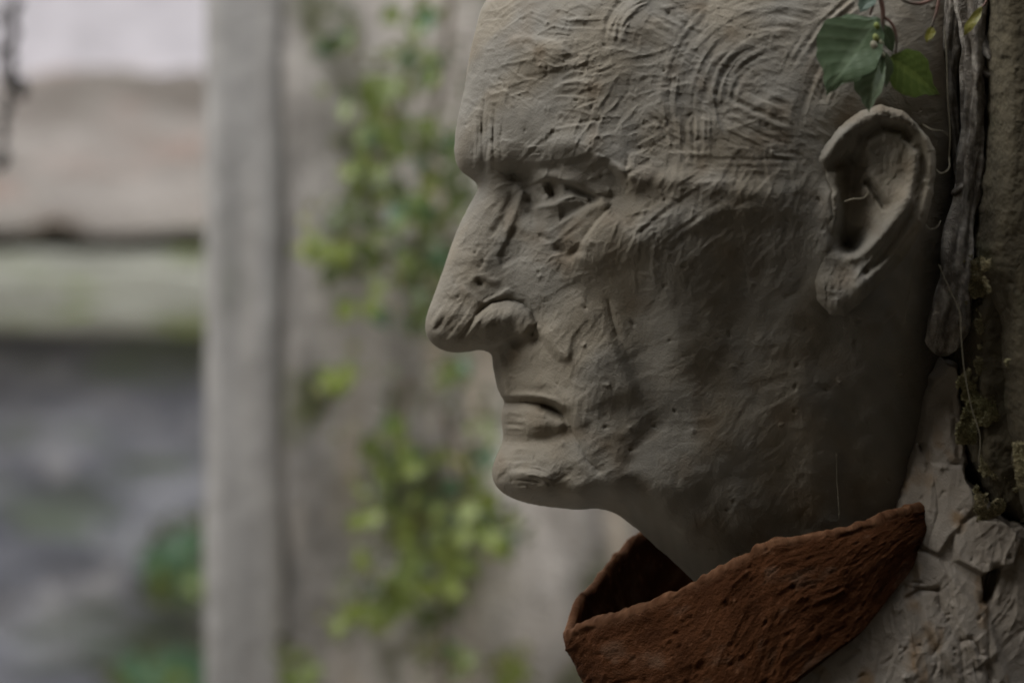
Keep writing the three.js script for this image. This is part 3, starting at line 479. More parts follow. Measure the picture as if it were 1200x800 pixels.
{ // ear: raised rim, inner ridge, hollow, lobe
  const O = [[961, 185], [966, 173], [985, 148], [1010, 129], [1034, 122], [1059, 128], [1077, 146], [1091, 162], [1098, 176], [1098, 201], [1095, 228], [1088, 257], [1074, 286], [1056, 311], [1035, 332], [1012, 354], [993, 371], [975, 368], [961, 352], [958, 330], [962, 290], [968, 250], [972, 225], [966, 200]];
  const e = (p) => un(p[0], p[1], ez(p[0])), c = O.map(e), step = 1.3, x0 = 930, y0 = 115, D = new Sheet(x0, y0, 1085, 400, step), S = (P, ...a) => D.stroke(P.map((p) => [...e(p), p[2] ?? 1]), ...a);
  S([[962, 186], [980, 165], [1003, 144], [1034, 132], [1062, 138], [1080, 154], [1089, 176], [1090, 205], [1084, 235], [1074, 262], [1058, 288], [1036, 312], [1010, 336]], 11, 12);
  S([[1060, 236], [1034, 282], [1002, 314]], 15, 8); S([[974, 336], [984, 350], [1000, 342]], 17, 9);
  S([[1074, 150], [1082, 180], [1078, 220], [1066, 256], [1040, 296], [1016, 318]], 4.5, -7, 'soft');
  S([[1072, 170], [1071, 205], [1058, 240], [1040, 268], [1018, 290], [1000, 300]], 7, 10);
  S([[1066, 232], [1048, 268], [1024, 300], [1002, 326]], 2, 4, 'ridge'); S([[1082, 212], [1066, 250], [1048, 280], [1020, 315]], 2, 5, 'ridge');
  S([[1010, 172], [1030, 155], [1056, 168], [1060, 195], [1048, 224]], 16, 4); S([[1030, 178], [1042, 205]], 15, -5);
  S([[1006, 185], [1014, 160], [1034, 146], [1062, 152], [1073, 172]], 5, -11);
  S([[1019, 212], [1028, 224], [1038, 240]], 4, -14); S([[1004, 195], [1002, 225], [996, 262], [998, 284]], 12, -24); S([[1018, 240], [1014, 266], [1002, 284]], 10, -18);
  S([[978, 232], [984, 246], [984, 262]], 9, 9); S([[984, 300], [990, 296]], 10, 5); S([[990, 340], [1006, 330], [986, 356]], 14, 6);
  S([[1014, 338], [1044, 306], [1072, 268]], 3, -4, 'ridge'); S([[976, 194], [1006, 180]], 6, -6);
  const r = rng(31); for (let i = 0; i < 130; i++) { const [X, Y] = e([960 + 140 * r(), 125 + 240 * r()]); D.dab(X, Y, 2 + 1.4 * (r() - .5), 12 + 12 * r(), 4 + 4 * r(), 0.35 + 0.7 * r(), 900 + i); }
  for (let i = 0; i < 12; i++) { const t = i / 11, [X, Y] = e([985 + 80 * t, 148 - 22 * Math.sin(Math.PI * (t * 0.75 + 0.12))]); D.dab(X, Y, 1.2 + .5 * r(), 9, 4, 2.4, 700 + i); }
  const nx = D.nx, ny = D.ny, C = new Float32Array(nx * ny), Q = new Float32Array(nx * ny);
  for (let j = 0; j < ny; j++) for (let i = 0; i < nx; i++) { const x = x0 + i * step, y = y0 + j * step, k = j * nx + i, s = polySD(c, x, y) + 2.4 * (fbm(x / 6, y / 6, 2, 3) - .5), T = ez(x) + D.h[k] - 5 * (1 - sstep(965, 1002, x)) - 0.17 * Math.max(0, y - 270) + 2 * (fbm(x / 9, y / 9, 3, 71) - .5), B = Math.min(T - 10, ez(x) - 14 - 0.1 * (1085 - x)), q = Math.max(0, Math.min(1, s / 9)), R = (T - B) / 2 * Math.sqrt(q * (2 - q)); C[k] = (T + B) / 2; Q[k] = s > 0 ? R * R : 20 * s; }
  mesh('ear', nets(nx, ny, x0, y0, step, C, Q, 140, 320, clayCol), M.clay, bust);
}
{ // collar: a thick band of brown clay round the neck, open to the top, its two sides meeting at the front
  const RIM = [[1100, 586, 150], [1085, 594, 178], [1051, 606, 212], [1013, 620, 224], [967, 630, 226], [911, 641, 216], [873, 659, 204], [827, 683, 180], [780, 706, 140], [733, 725, 92], [690, 735, 40], [669, 746, 4], [682, 708, -52], [704, 682, -88], [724, 658, -118], [757, 627, -160], [810, 596, -195], [880, 580, -205]];
  const BOT = [[1085, 640, 150], [1070, 640, 186], [1062, 668, 216], [1038, 704, 236], [1012, 738, 248], [975, 766, 252], [925, 806, 250], [890, 850, 238], [846, 880, 205], [800, 890, 150], [765, 880, 85], [738, 850, 16], [734, 836, -40], [748, 826, -76], [770, 818, -105], [800, 800, -145], [840, 780, -180], [890, 770, -195]];
  const cv = (A) => new THREE.CatmullRomCurve3(A.map(([x, y, z]) => new THREE.Vector3(...un(x, y, z), z)), false, 'centripetal'), cr = cv(RIM), cb = cv(BOT), NS = 420, NT = 92, pos = [], idx = [], col = [], uv = [];
  const D = new Sheet(0, 0, 900, 240, 2), r = rng(51); for (let i = 0; i < 700; i++) { const sz = .6 + 1.4 * r() * r(); D.dab(900 * r(), 240 * r(), -0.35 + 1.1 * (r() - .5) + (r() < .5 ? Math.PI : 0), 20 * sz, 6 * sz, 0.4 + 1.0 * r(), 2000 + i); }
  for (let i = 0; i < 500; i++) { const x = 900 * r(), y = 240 * r(); D.stroke([[x, y], [x + 6 * (r() - .3), y + 4 * (r() - .5)]], 1.2 + 1.4 * r(), (r() - .6) * 6, 'soft'); }
  for (let i = 0; i < 26; i++) { const x = 900 * r(), y = 200 * r() + 10; D.stroke([[x, y], [x + 20 + 30 * r(), y - 8 * r()]], 3 + 3 * r(), (r() - .5) * 8, 'ledge', 1.5); }
  const ctr = new THREE.Vector3(930, 720, 20), up = new THREE.Vector3(), out = new THREE.Vector3(), tan = new THREE.Vector3();
  const NV = NT * 2 + 14;
  for (let i = 0; i <= NS; i++) {
    const t = i / NS, a = cr.getPoint(t), b = cb.getPoint(t); tan.copy(cr.getTangent(t)); up.copy(a).sub(b); const H = up.length(); up.normalize(); out.crossVectors(tan, up).normalize(); if (out.dot(a.clone().sub(ctr)) < 0) out.negate();
    const th = 6.5 + 4 * fbm(t * 30, 2, 3, 81), sLen = t * 880;
    for (let j = 0; j <= NV; j++) { let p, h = 0, v;
      if (j <= NT) { v = 1 - j / NT; v = 1 - v; const y = 1 - v; /* outer face bottom->rim */ p = b.clone().addScaledVector(up, H * (1 - y)).addScaledVector(out, 9 * Math.sin(Math.PI * v) * 0.9 + th * 0.0); h = D.at(sLen, 20 + v * 200); p.addScaledVector(out, h + th + 6 * (fbm(sLen / 40, v * 5, 3, 83) - .5)); }
      else if (j < NT + 14) { const q = (j - NT) / 14 * Math.PI; p = a.clone().addScaledVector(out, th * Math.cos(q) * (1 + .25 * (fbm(sLen / 9, q * 2, 2, 84) - .5))).addScaledVector(up, th * 1.0 * Math.sin(q) * (0.8 + .9 * (fbm(sLen / 11, q, 3, 85) - .2))); v = 1; }
      else { const y = (j - NT - 14) / NT; v = 1 - y; p = a.clone().addScaledVector(up, -H * y).addScaledVector(out, -th + 5 * (fbm(sLen / 14, y * 14, 3, 86) - .5)); }
      if (j > NT - 6 && j < NT + 20) p.addScaledVector(up, 5 * (fbm(sLen / 16, 3, 3, 88) - .5));
      pos.push(...mw(p.x, p.y, p.z)); uv.push(sLen / PXM, v * 0.06);
      const n = fbm(sLen / 40, v * 6, 4, 90), m = fbm(sLen / 6, v * 30 + j * .1, 3, 91), rimk = Math.max(0, 1 - Math.abs(j - NT - 5) / 9) * fbm(sLen / 8, j / 5, 2, 92);
      let k = lerp3([0.045, 0.0165, 0.006], [0.068, 0.026, 0.01], (n - .3) * 2.5); if (n > 0.6) k = lerp3(k, [0.1, 0.062, 0.04], (n - 0.6) * 4); k = lerp3(k, [0.2, 0.105, 0.058], rimk * 1.0 + Math.max(0, (m - .74) * 3)); col.push(...k.map((q) => q * (.8 + .4 * m)));
      if (i < NS && j < NV) { const q = i * (NV + 1) + j; idx.push(q, q + 1, q + NV + 1, q + 1, q + NV + 2, q + NV + 1); }
    }
  }
  mesh('collar', geom(pos, idx, uv, col), M.collar, bust);
}
const SH = []; // shoulder surface, also used to seat the moss
{ // shoulder: grey clay pressed on in slabs up to the wall
  const P = [[850, 860], [880, 790], [960, 730], [1020, 680], [1046, 640], [1052, 590], [1064, 540], [1078, 490], [1090, 440], [1112, 416], [1136, 420], [1142, 500], [1146, 560], [1180, 600], [1230, 620], [1290, 640], [1290, 900], [850, 900]];
  const step = 1.4, x0 = 830, y0 = 395, zb = tps([[860, 840, 232], [920, 800, 240], [980, 750, 236], [1030, 700, 222], [1055, 640, 196], [1060, 560, 168], [1080, 480, 160], [1100, 430, 172], [1130, 430, 196], [1100, 500, 178], [1130, 560, 205], [1100, 620, 204], [1150, 620, 222], [1200, 640, 226], [1260, 660, 228], [1060, 740, 240], [1120, 740, 244], [1190, 740, 244], [1270, 760, 236], [1000, 850, 262], [1150, 860, 262], [1280, 880, 250]], 0.01);
  const D = new Sheet(x0, y0, 1260, 860, step), r = rng(61), u = ([x, y, k]) => [...un(x, y, 215), k ?? 1], S = (Q, ...a) => D.stroke(Q.map(u), ...a), A = (Q, e, fn) => D.patch(Q.map(u), e, fn);
  // slabs with torn edges
  A([[1118, 618], [1140, 606], [1178, 612], [1196, 630], [1186, 660], [1150, 672], [1120, 656]], 3, (x, y) => 10 + 0.1 * (y - 640)); A([[1096, 545], [1130, 548], [1146, 590], [1122, 618], [1100, 650], [1080, 640]], 3, () => 9);
  A([[1100, 480], [1118, 470], [1124, 540], [1104, 552], [1092, 520]], 4, () => 6); A([[1070, 640], [1100, 655], [1150, 720], [1180, 800], [1120, 800], [1080, 730]], 4, () => 6); A([[1110, 660], [1150, 690], [1166, 760], [1140, 780], [1116, 720]], 3, () => 5);
  A([[1150, 672], [1172, 662], [1160, 700], [1152, 704]], 2, () => -16); S([[1166, 664], [1158, 688], [1152, 702]], 4, -16);
  S([[1062, 700], [1078, 690], [1098, 690]], 3, -6); S([[1098, 690], [1100, 712]], 3, -5.4, 'ridge'); S([[1020, 712], [1042, 690], [1058, 650]], 16, 5); S([[1098, 705], [1120, 750], [1124, 800]], 3, -3.6, 'ridge'); S([[1060, 690], [1066, 760], [1060, 800]], 20, 4);
  S([[1122, 748], [1132, 744], [1140, 752], [1142, 762]], 2, -4.8, 'ridge'); S([[1140, 780], [1150, 772], [1154, 800]], 3, -5.4, 'ridge'); S([[1156, 700], [1152, 760], [1158, 790]], 2.5, -4.2, 'ridge'); S([[1098, 548], [1102, 600], [1086, 645]], 2, -3.6, 'ridge'); S([[1078, 500], [1090, 540], [1094, 552]], 2.5, -3.0, 'ridge'); S([[1086, 524], [1088, 527]], 3, -9);
  for (const [a, b, c, d, h] of [[1004, 760, 980, 776, -7], [1000, 792, 1010, 784, -6], [1058, 756, 1050, 764, -5], [952, 788, 962, 780, -6], [1096, 752, 1088, 764, -6], [1076, 754, 1070, 754, -5], [1086, 790, 1094, 770, -5], [1030, 776, 1044, 764, -4], [1064, 682, 1084, 684, -6], [1062, 688, 1084, 690, -5], [1110, 722, 1104, 728, -6], [1110, 716, 1104, 720, -5]]) S([[a, b, .4], [(a + c) / 2 + 2, (b + d) / 2 - 1, 1], [c, d, .3]], 1.5, h * .6, 'soft');
  for (let i = 0; i < 330; i++) { const sz = 1.0 + 1.5 * r() * r(), [X, Y] = un(860 + 400 * r(), 420 + 420 * r(), 215); D.dab(X, Y, 1.9 + 1.3 * (r() - .5) + (r() < .5 ? Math.PI : 0), 20 * sz, 6.5 * sz, .35 + .8 * r(), 4000 + i); }
  for (let i = 0; i < 110; i++) { const [X, Y] = un(880 + 360 * r(), 440 + 400 * r(), 215), a = r() * 6.3, l = 2 + 8 * r() * r(); D.stroke([[X, Y, 1], [X + l * Math.cos(a), Y + l * Math.sin(a), .5]], 1.1 + 1.3 * r(), (r() < .75 ? -1 : 1) * (0.8 + 2.6 * r()), 'soft'); }
  const c = P.map(([x, y]) => un(x, y, 210)), nx = D.nx, ny = D.ny, C = new Float32Array(nx * ny), Q = new Float32Array(nx * ny);
  for (let j = 0; j < ny; j++) for (let i = 0; i < nx; i++) { const x = x0 + i * step, y = y0 + j * step, k = j * nx + i, s = polySD(c, x, y) + 8 * (fbm(x / 14, y / 14, 3, 73) - .5), k2 = DIST / (DIST - 215), T = zb(600 + (x - 600) * k2, 400 + (y - 400) * k2) + D.h[k] + 9 * (fbm(x / 50, y / 50, 4, 74) - .5), q = Math.max(0, Math.min(1, s / 14)), R = (T + 120) / 2 * Math.sqrt(q * (2 - q)); C[k] = (T - 120) / 2; Q[k] = s > 0 ? R * R : 30 * s; SH.push(T); }
  const col = (x, y, z) => { const n = fbm(x / 60, y / 60, 4, 75), m = fbm(x / 12, y / 12, 3, 76), o = fbm(x / 26 + 3, y / 40, 4, 77); let v = lerp3([0.25, 0.215, 0.172], [0.285, 0.255, 0.215], (n - .3) * 2.5); if (o > 0.56) v = lerp3(v, [0.22, 0.15, 0.085], (o - .56) * 5); return v.map((q) => q * (.84 + .3 * m)); };
  mesh('shoulder', nets(nx, ny, x0, y0, step, C, Q, 90, 310, col), M.clay, bust);
}

// ---------- small things ----------
const V = (x, y, z) => new THREE.Vector3(...mw(...un(x, y, z), z));
const barkCol = (a, l, k) => { const n = fbm(a * 2 + 3, l * 160, 4, 101), m = fbm(Math.cos(a) * 4 + 8, l * 700, 3, 102); return lerp3([0.13, 0.11, 0.085], [0.42, 0.385, 0.335], (n - .32) * 3 + (k - 1) * 1.2).map((v) => v * (m > .6 ? 1.25 : .55 + .75 * m)); };
{
  const t = thing('climbing_stem', 'thick grey barky climbing stem running down between ear and stone', 'stem', [0.17, EYE, 0.05]);
  const G = (P, R, o) => roughTube(P.map((p) => V(...p)), R.map((v) => v / PXM), { colour: barkCol, ...o });
  mesh('strand', G([[1138, -80, 200], [1142, 0, 204], [1144, 60, 206], [1143, 120, 204], [1141, 170, 200], [1136, 220, 202], [1129, 265, 204], [1124, 310, 214], [1115, 355, 216], [1106, 390, 212], [1102, 416, 200]], [22, 19, 22, 17, 15, 12, 16, 13, 17, 15, 20, 17], { seg: 260, rad: 40, rough: 0.5, freq: 60, seed: 3 }), M.bark, t);
  mesh('strand', G([[1122, -60, 180], [1117, 10, 184], [1114, 60, 184], [1114, 110, 180], [1120, 160, 176], [1124, 210, 170]], [8, 8, 9, 8, 6, 4], { seg: 120, rad: 20, rough: 0.5, freq: 120, seed: 5 }), M.bark, t);
  for (const P of [[[1150, 40, 210], [1160, 64, 222], [1164, 70, 226]], [[1148, 78, 206], [1160, 88, 214], [1166, 90, 220]], [[1136, 210, 206], [1124, 222, 206], [1116, 228, 204]]]) mesh('twig', G(P, [5, 5, 4], { seg: 30, rad: 14, rough: .6, freq: 200, seed: 8 }), M.bark, t);
}
{ // moss on the stones at the right
  const r = rng(71), n = 22000, blade = new THREE.ConeGeometry(1, 1, 4, 1, true); blade.translate(0, 0.5, 0); const im = new THREE.InstancedMesh(blade, M.moss, n), o = new THREE.Object3D(), c = new THREE.Color(); let k = 0;
  for (let tries = 0; k < n && tries < 200000; tries++) {
    const x = 1112 + 100 * r(), y = 290 + 330 * r(), d = fbm(x / 22, y / 30, 3, 120) + 0.1 * (fbm(x / 5, y / 5, 2, 125) - .5), low = y > 520, L = y < 420 ? 1128 : low ? 1142 : 1122, R = y < 420 ? 1164 : low ? 1206 : 1182, edge = Math.min(x - L, R - x, y - 292, 618 - y); if (edge < 0 || d < (low ? 0.41 : 0.43) + 0.22 * (1 - Math.min(1, edge / 16)) + 0.06 * r()) continue;
    const E = [[290, 1147], [332, 1153], [380, 1172], [470, 1182], [560, 1190], [630, 1212]]; let e = 1212; for (let q = 0; q < 5; q++) if (y >= E[q][0] && y < E[q + 1][0]) e = E[q][1] + (E[q + 1][1] - E[q][1]) * (y - E[q][0]) / (E[q + 1][0] - E[q][0]);
    const s0 = x - e, z = s0 > 2 ? 262 + 18 * Math.sqrt(Math.min(1, s0 / 26)) + 0.25 * (x - 1160) : 222 + 16 * (fbm(x / 14, y / 14, 3, 121) - .3);
    o.position.copy(V(x, y, z)); o.rotation.set(0.7 + 1.2 * (r() - .3), 0, 2.2 * (r() - .5)); const s = (0.5 + r()) / PXM; o.scale.set(1.5 * s, 3.8 * s, 1.5 * s); o.updateMatrix(); im.setMatrixAt(k, o.matrix); const q = 0.5 + 0.8 * r(), w = fbm(x / 40, y / 40, 2, 123); c.setRGB((0.15 + .18 * w) * q, (0.15 + .13 * w) * q, (0.06 + .11 * w) * q); im.setColorAt(k, c); k++;
  }
  im.count = k; im.name = 'moss'; im.userData.kind = 'stuff'; im.castShadow = im.receiveShadow = true; wall.add(im); im.position.copy(wall.position).negate();
}
{ // sprig of climbing plant over the ear
  const t = thing('creeper_sprig', 'leafy green creeper sprig hanging over the top of the ear', 'plant', [0.13, EYE + 0.12, 0.085]);
  const red = (a, l) => [0.16 + .04 * Math.sin(l * 400), 0.105, 0.08], tube = (P, R) => mesh('stem', roughTube(P.map((p) => V(...p)), R.map((v) => v / PXM), { seg: 40, rad: 8, rough: .1, colour: red }), M.stem, t);
  tube([[1030, -60, 292], [1031, -10, 296], [1035, 12, 296], [1034, 34, 296], [1032, 56, 294]], [3, 3, 2.8, 2.2, 2]); tube([[1034, 18, 296], [1046, 28, 296], [1051, 44, 294], [1050, 64, 292]], [1.6, 1.5, 1.5, 1.3]); tube([[1031, -12, 296], [1023, 8, 298], [1020, 18, 298]], [1.6, 1.5, 1.3]);
  tube([[1030, -30, 294], [1058, -1, 300], [1078, 4, 300], [1098, -4, 296], [1120, -24, 290]], [2, 2, 2, 2, 2]); tube([[1102, -8, 290], [1098, 14, 292], [1092, 32, 292]], [1.8, 1.6, 1.4]);
  const F = new THREE.Vector3(-0.15, 0.2, 1), L = (b, tip, wl, wr, o, f = F) => mesh('leaf', leafGeo(V(...b), V(...tip), f, wl, wr, o), M.leaf, t), g0 = [0.075, 0.125, 0.055], g1 = [0.17, 0.24, 0.14];
  L([1028, 20, 298], [968, 110, 306], [0.03, 0.3, 0.44, 0.43, 0.34, 0.14, 0], [0.05, 0.2, 0.27, 0.3, 0.22, 0.07, 0], { nt: 30, ns: 10, c0: g0, c1: g1, seed: 1, fold: 0.16, curl: 0.08 });
  L([1032, 56, 296], [1017, 131, 302], [0.03, 0.16, 0.26, 0.3, 0.26, 0.12, 0], [0.05, 0.12, 0.2, 0.22, 0.2, 0.08, 0], { nt: 26, ns: 8, c0: [0.1, 0.15, 0.085], c1: [0.21, 0.27, 0.17], seed: 2, fold: 0.5, curl: 0.05 }, new THREE.Vector3(-0.6, 0.1, 1));
  L([1034, 58, 297], [1041, 101, 304], [0.03, 0.16, 0.26, 0.24, 0.1, 0], [0.03, 0.14, 0.2, 0.2, 0.1, 0], { nt: 20, ns: 6, c0: [0.07, 0.1, 0.05], c1: [0.15, 0.19, 0.1], seed: 3, fold: 0.6 }, new THREE.Vector3(0.5, 0.2, 1));
  L([1043, 68, 294], [1103, 110, 300], [0.1, 0.28, 0.36, 0.36, 0.3, 0.12, 0], [0.08, 0.3, 0.36, 0.34, 0.2, 0.06, 0], { nt: 28, ns: 10, c0: [0.085, 0.145, 0.025], c1: [0.19, 0.27, 0.06], seed: 4, fold: 0.08, curl: 0.1 }, new THREE.Vector3(0.2, -0.1, 1));
  L([1035, 28, 290], [1047, 62, 288], [0.05, 0.2, 0.26, 0.14, 0], [0.05, 0.22, 0.3, 0.14, 0], { nt: 16, ns: 5, c0: g0, c1: g1, seed: 5 }); L([1026, -14, 296], [1008, 14, 302], [0.05, 0.2, 0.3, 0.22, 0], [0.05, 0.24, 0.3, 0.2, 0], { nt: 16, ns: 5, c0: [0.1, 0.16, 0.12], c1: [0.18, 0.25, 0.2], seed: 6 });
  L([1093, 30, 292], [1086, 50, 296], [0.05, 0.2, 0.2, 0], [0.05, 0.3, 0.24, 0], { nt: 12, ns: 4, c0: [0.2, 0.2, 0.03], c1: [0.3, 0.28, 0.05], seed: 7 }); L([1151, 8, 250], [1129, 42, 258], [0.04, 0.12, 0.13, 0], [0.04, 0.14, 0.12, 0], { nt: 14, ns: 4, c0: [0.2, 0.2, 0.03], c1: [0.28, 0.26, 0.06], seed: 8 }); 
  mesh('stem', roughTube([[1162, -16, 250], [1156, 2, 250], [1151, 9, 250]].map((p) => V(...p)), [1.4 / PXM, 1.2 / PXM], { seg: 14, rad: 7, colour: red }), M.stem, t);
  for (const [x, y, s, c] of [[1028, 30, 3, [0.22, 0.26, 0.06]], [1027, 44, 3.4, [0.24, 0.27, 0.08]], [1025, 53, 4, [0.3, 0.28, 0.2]], [1033, 50, 3, [0.26, 0.25, 0.16]], [1035, 64, 2.6, [0.3, 0.3, 0.2]]]) { const g = new THREE.SphereGeometry(s / PXM, 12, 10), p = V(x, y, 303); g.scale(1, 1.35, .9); g.rotateZ(0.4); g.translate(p.x, p.y, p.z); const n = g.attributes.position.count; g.setAttribute('color', new THREE.Float32BufferAttribute(Array.from({ length: n }, () => c).flat(), 3)); mesh('bud', g, M.stem, t); }
}
// dry hair-thin rootlets
const hair = (label, P, w = 0.55) => { const o = mesh('dry_rootlet', roughTube(P.map((p) => V(...p)), [w / PXM, w / PXM], { seg: 40, rad: 5 }), M.thread); return tag(o, label, 'rootlet', 'dry rootlets around the bust'); };
hair('pale thin rootlet hanging straight beside the top of the climbing stem', [[1107, 30, 262], [1110, 70, 266], [1111, 110, 266], [1114, 158, 262], [1112, 190, 258]]);
hair('thin rootlet sticking out from the upper rim of the ear toward the stem', [[1082, 146, 276], [1094, 152, 284], [1104, 153, 280], [1113, 160, 266]]);
hair('small curled rootlet looping behind the middle of the ear rim', [[1097, 198, 274], [1104, 203, 280], [1112, 198, 276], [1113, 184, 262]]);
hair('curled rootlet in the gap behind the lower ear rim', [[1085, 262, 258], [1090, 268, 266], [1098, 266, 264], [1103, 258, 250]]);
hair('long pale rootlet dangling from below the ear down over the moss', [[1100, 308, 250], [1112, 336, 258], [1125, 365, 262], [1127, 395, 262], [1131, 436, 262], [1140, 481, 262], [1149, 511, 264], [1147, 545, 262]]);
hair('faint straight rootlet hanging on the neck above the collar', [[980, 525, 204], [981, 560, 200], [984, 606, 206]], 0.3);
hair('short pale rootlet curved across the hollow of the ear', [[990, 236, 268], [1000, 233, 276], [1012, 232, 278], [1019, 224, 276]], 0.8);
hair('thin rootlet slanting out of the shadow below the ear', [[1074, 300, 240], [1066, 340, 238], [1060, 380, 236]], 0.4);
// ---------- plants on the blurred walls ----------
const leafKinds = []; { const mk = (c0, c1, s) => { const g = leafGeo(new THREE.Vector3(0, 0, 0), new THREE.Vector3(0, -1, 0), new THREE.Vector3(0, 0.3, 1), [0.05, 0.34, 0.42, 0.3, 0.12, 0], [0.05, 0.32, 0.44, 0.28, 0.1, 0], { nt: 7, ns: 2, c0, c1, seed: s, vein: 0 }); g.userData.local = true; return g; }; leafKinds.push(mk([0.11, 0.15, 0.03], [0.19, 0.245, 0.055], 1), mk([0.17, 0.225, 0.035], [0.27, 0.33, 0.07], 2), mk([0.05, 0.075, 0.02], [0.1, 0.13, 0.04], 3), mk([0.05, 0.12, 0.06], [0.1, 0.2, 0.1], 4)); }
function ivy(name, label, z, clusters, seed, stems, sizePx, cap = 290) {
  const r = rng(seed), p0 = at(clusters[0][0], clusters[0][1], z), t = thing(name, label, 'plant', [p0.x, p0.y, p0.z]); const kk = (CAMZ - z) / CAMZ, k = kk;
  for (const P of stems) mesh('stem', roughTube(P.map(([x, y]) => at(x, y, z + 0.012)), [0.003, 0.002], { seg: 40, rad: 6, rough: .1, colour: () => [0.12, 0.09, 0.06] }), M.stem, t);
  let n = 0; for (const [x, y, rx, ry, cnt, kind] of clusters) for (let i = 0; i < cnt * 0.66 && n < cap; i++, n++) { const a = r() * 6.28, d = Math.sqrt(r()), p = at(x + 1.15 * rx * d * Math.cos(a), y + ry * d * Math.sin(a), z + 0.02 + 0.05 * r()), o = mesh('leaf', leafKinds[r() < 0.7 ? kind : (r() * 4) | 0], M.leaf, t); o.position.set(p.x - t.position.x, p.y - t.position.y, p.z - t.position.z); o.rotation.set(0.7 * (r() - .7), 1.2 * (r() - .5), 1.8 * (r() - .5)); o.scale.setScalar(sizePx * (0.6 + 0.8 * r()) / PXM * k); }
  { // the many small leaves and shoots between the large ones
    const N = Math.min(700, n * 2), im = new THREE.InstancedMesh(leafKinds[0], M.leaf, N), o = new THREE.Object3D(), c = new THREE.Color(); let k = 0;
    while (k < N) { const [x, y, rx, ry, , kind] = clusters[(r() * clusters.length) | 0], a = r() * 6.28, d = Math.sqrt(r()) * 1.7, px = x + rx * d * Math.cos(a), py = y + ry * d * Math.sin(a); if (fbm(px / 16, py / 16, 2, seed) < 0.44) { if (r() < .9) continue; } const p = at(px, py, z + 0.012 + 0.03 * r()); o.position.set(p.x - t.position.x, p.y - t.position.y, p.z - t.position.z); o.rotation.set(1.4 * (r() - .6), 1.6 * (r() - .5), 3.4 * (r() - .5)); o.scale.setScalar(sizePx * (0.25 + 0.4 * r()) / PXM * kk); o.updateMatrix(); im.setMatrixAt(k, o.matrix); const b = kind === 1 ? 1.3 : kind >= 2 ? 0.5 : 0.8, q = b * (0.45 + 1.0 * r()); c.setRGB(q * (0.9 + 0.5 * r()), q, q * 0.8); im.setColorAt(k, c); k++; }
    im.name = 'small_leaves'; im.userData.kind = 'stuff'; im.castShadow = im.receiveShadow = true; t.add(im);
  }
  return t;
}
ivy('ivy', 'upper green ivy trailing down the old wall in front of the forehead', ZP, [[440, 110, 36, 30, 14, 0], [478, 60, 30, 26, 12, 0], [520, 75, 24, 22, 12, 3], [500, 150, 40, 22, 14, 0], [430, 160, 26, 24, 9, 0], [432, 190, 22, 20, 10, 1], [408, 240, 26, 14, 10, 2], [376, 290, 26, 22, 16, 1], [430, 290, 22, 16, 8, 0], [470, 250, 36, 20, 12, 2], [512, 236, 26, 24, 12, 0], [495, 285, 34, 22, 14, 2], [480, 320, 20, 16, 6, 0], [496, 360, 16, 28, 12, 2], [520, 180, 20, 20, 8, 2], [395, 30, 16, 20, 5, 3], [486, 10, 18, 12, 6, 0], [530, 330, 26, 30, 12, 2], [560, 240, 20, 40, 10, 2], [470, 180, 60, 100, 40, 0], [440, 330, 60, 60, 16, 1]], 81, [[[505, -60], [482, 60], [450, 160], [410, 250], [380, 300]], [[530, -60], [520, 80], [500, 180], [490, 290], [500, 400]]], 24);
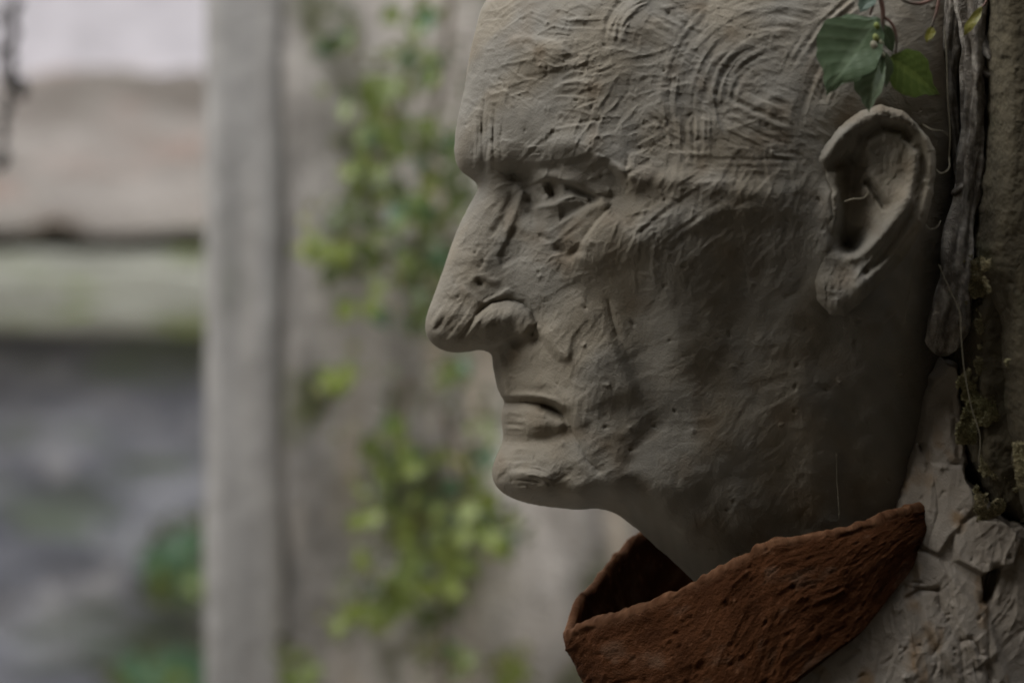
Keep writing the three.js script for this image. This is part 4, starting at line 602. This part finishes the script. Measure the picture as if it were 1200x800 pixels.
ivy('ivy', 'lower bright green ivy on the old wall in front of the chin', ZP, [[400, 438, 26, 14, 12, 1], [460, 520, 26, 40, 30, 0], [440, 560, 16, 20, 6, 1], [475, 580, 24, 20, 10, 2], [540, 600, 44, 40, 44, 1], [520, 650, 30, 30, 24, 1], [455, 690, 36, 24, 24, 0], [420, 715, 24, 18, 12, 1], [470, 650, 22, 24, 12, 0], [590, 620, 18, 24, 14, 3], [560, 520, 24, 40, 14, 0], [350, 775, 20, 20, 8, 0], [525, 770, 26, 20, 10, 0], [500, 700, 26, 20, 8, 2], [600, 780, 14, 16, 5, 1], [540, 440, 20, 26, 8, 0], [480, 620, 60, 130, 30, 1]], 82, [[[480, 440], [460, 540], [470, 640], [440, 740]], [[520, 480], [545, 600], [520, 700], [520, 800]]], 23);
ivy('wall_plant', 'dark green tuft growing from the grey rubble, upper of two', ZF + 0.16, [[222, 650, 38, 34, 70, 3], [205, 685, 26, 14, 20, 2]], 83, [[[230, 690], [222, 650], [210, 630]]], 26);
ivy('wall_plant', 'dark green tuft at the bottom of the grey rubble, lower of two', ZF + 0.16, [[195, 785, 50, 30, 90, 3], [170, 800, 30, 20, 20, 0]], 84, [[[200, 830], [195, 790], [180, 765]]], 26);
{ // dangling dry tendril in the top left corner
  const z = -0.9, t = thing('hanging_tendril', 'dark dry tendril with seed pods dangling at the top left corner', 'tendril', at(10, 0, z).toArray()), dk = () => [0.04, 0.035, 0.03];
  const P = [[18, -80], [17, 0], [13, 40], [12, 80], [8, 120], [4, 160], [1, 190]]; mesh('stem', roughTube(P.map(([x, y]) => at(x, y, z)), [0.0018, 0.0014], { seg: 50, rad: 6, colour: dk }), M.stem, t); mesh('stem', roughTube([[1, -80], [1, 0], [0, 40], [-2, 90]].map(([x, y]) => at(x, y, z)), [0.0015, 0.0012], { seg: 30, rad: 6, colour: dk }), M.stem, t); 
  const r = rng(91), g = new THREE.SphereGeometry(0.0034, 8, 7); g.scale(1, 1.7, 1); g.setAttribute('color', new THREE.Float32BufferAttribute(Array.from({ length: g.attributes.position.count }, dk).flat(), 3)); g.userData.local = true;
  for (const [x, y, s] of [[18, 8, 1.1], [15, 22, .9], [17, 38, 1], [12, 54, 1], [14, 70, .9], [10, 88, 1.3], [12, 98, 1], [8, 112, .9], [8, 128, 1.1], [4, 145, .9], [4, 160, .8], [2, 187, 1.3], [25, 104, 1.3], [24, 100, 1], [1, 20, .9], [0, 60, .9]]) { const p = at(x, y, z), o = mesh('seed_pod', g, M.stem, t); o.position.set(p.x - t.position.x, p.y - t.position.y, 0.002 * (r() - .5)); o.rotation.z = -0.3 + .8 * (r() - .5); o.scale.setScalar(s); }
}
renderer.render(scene, camera);
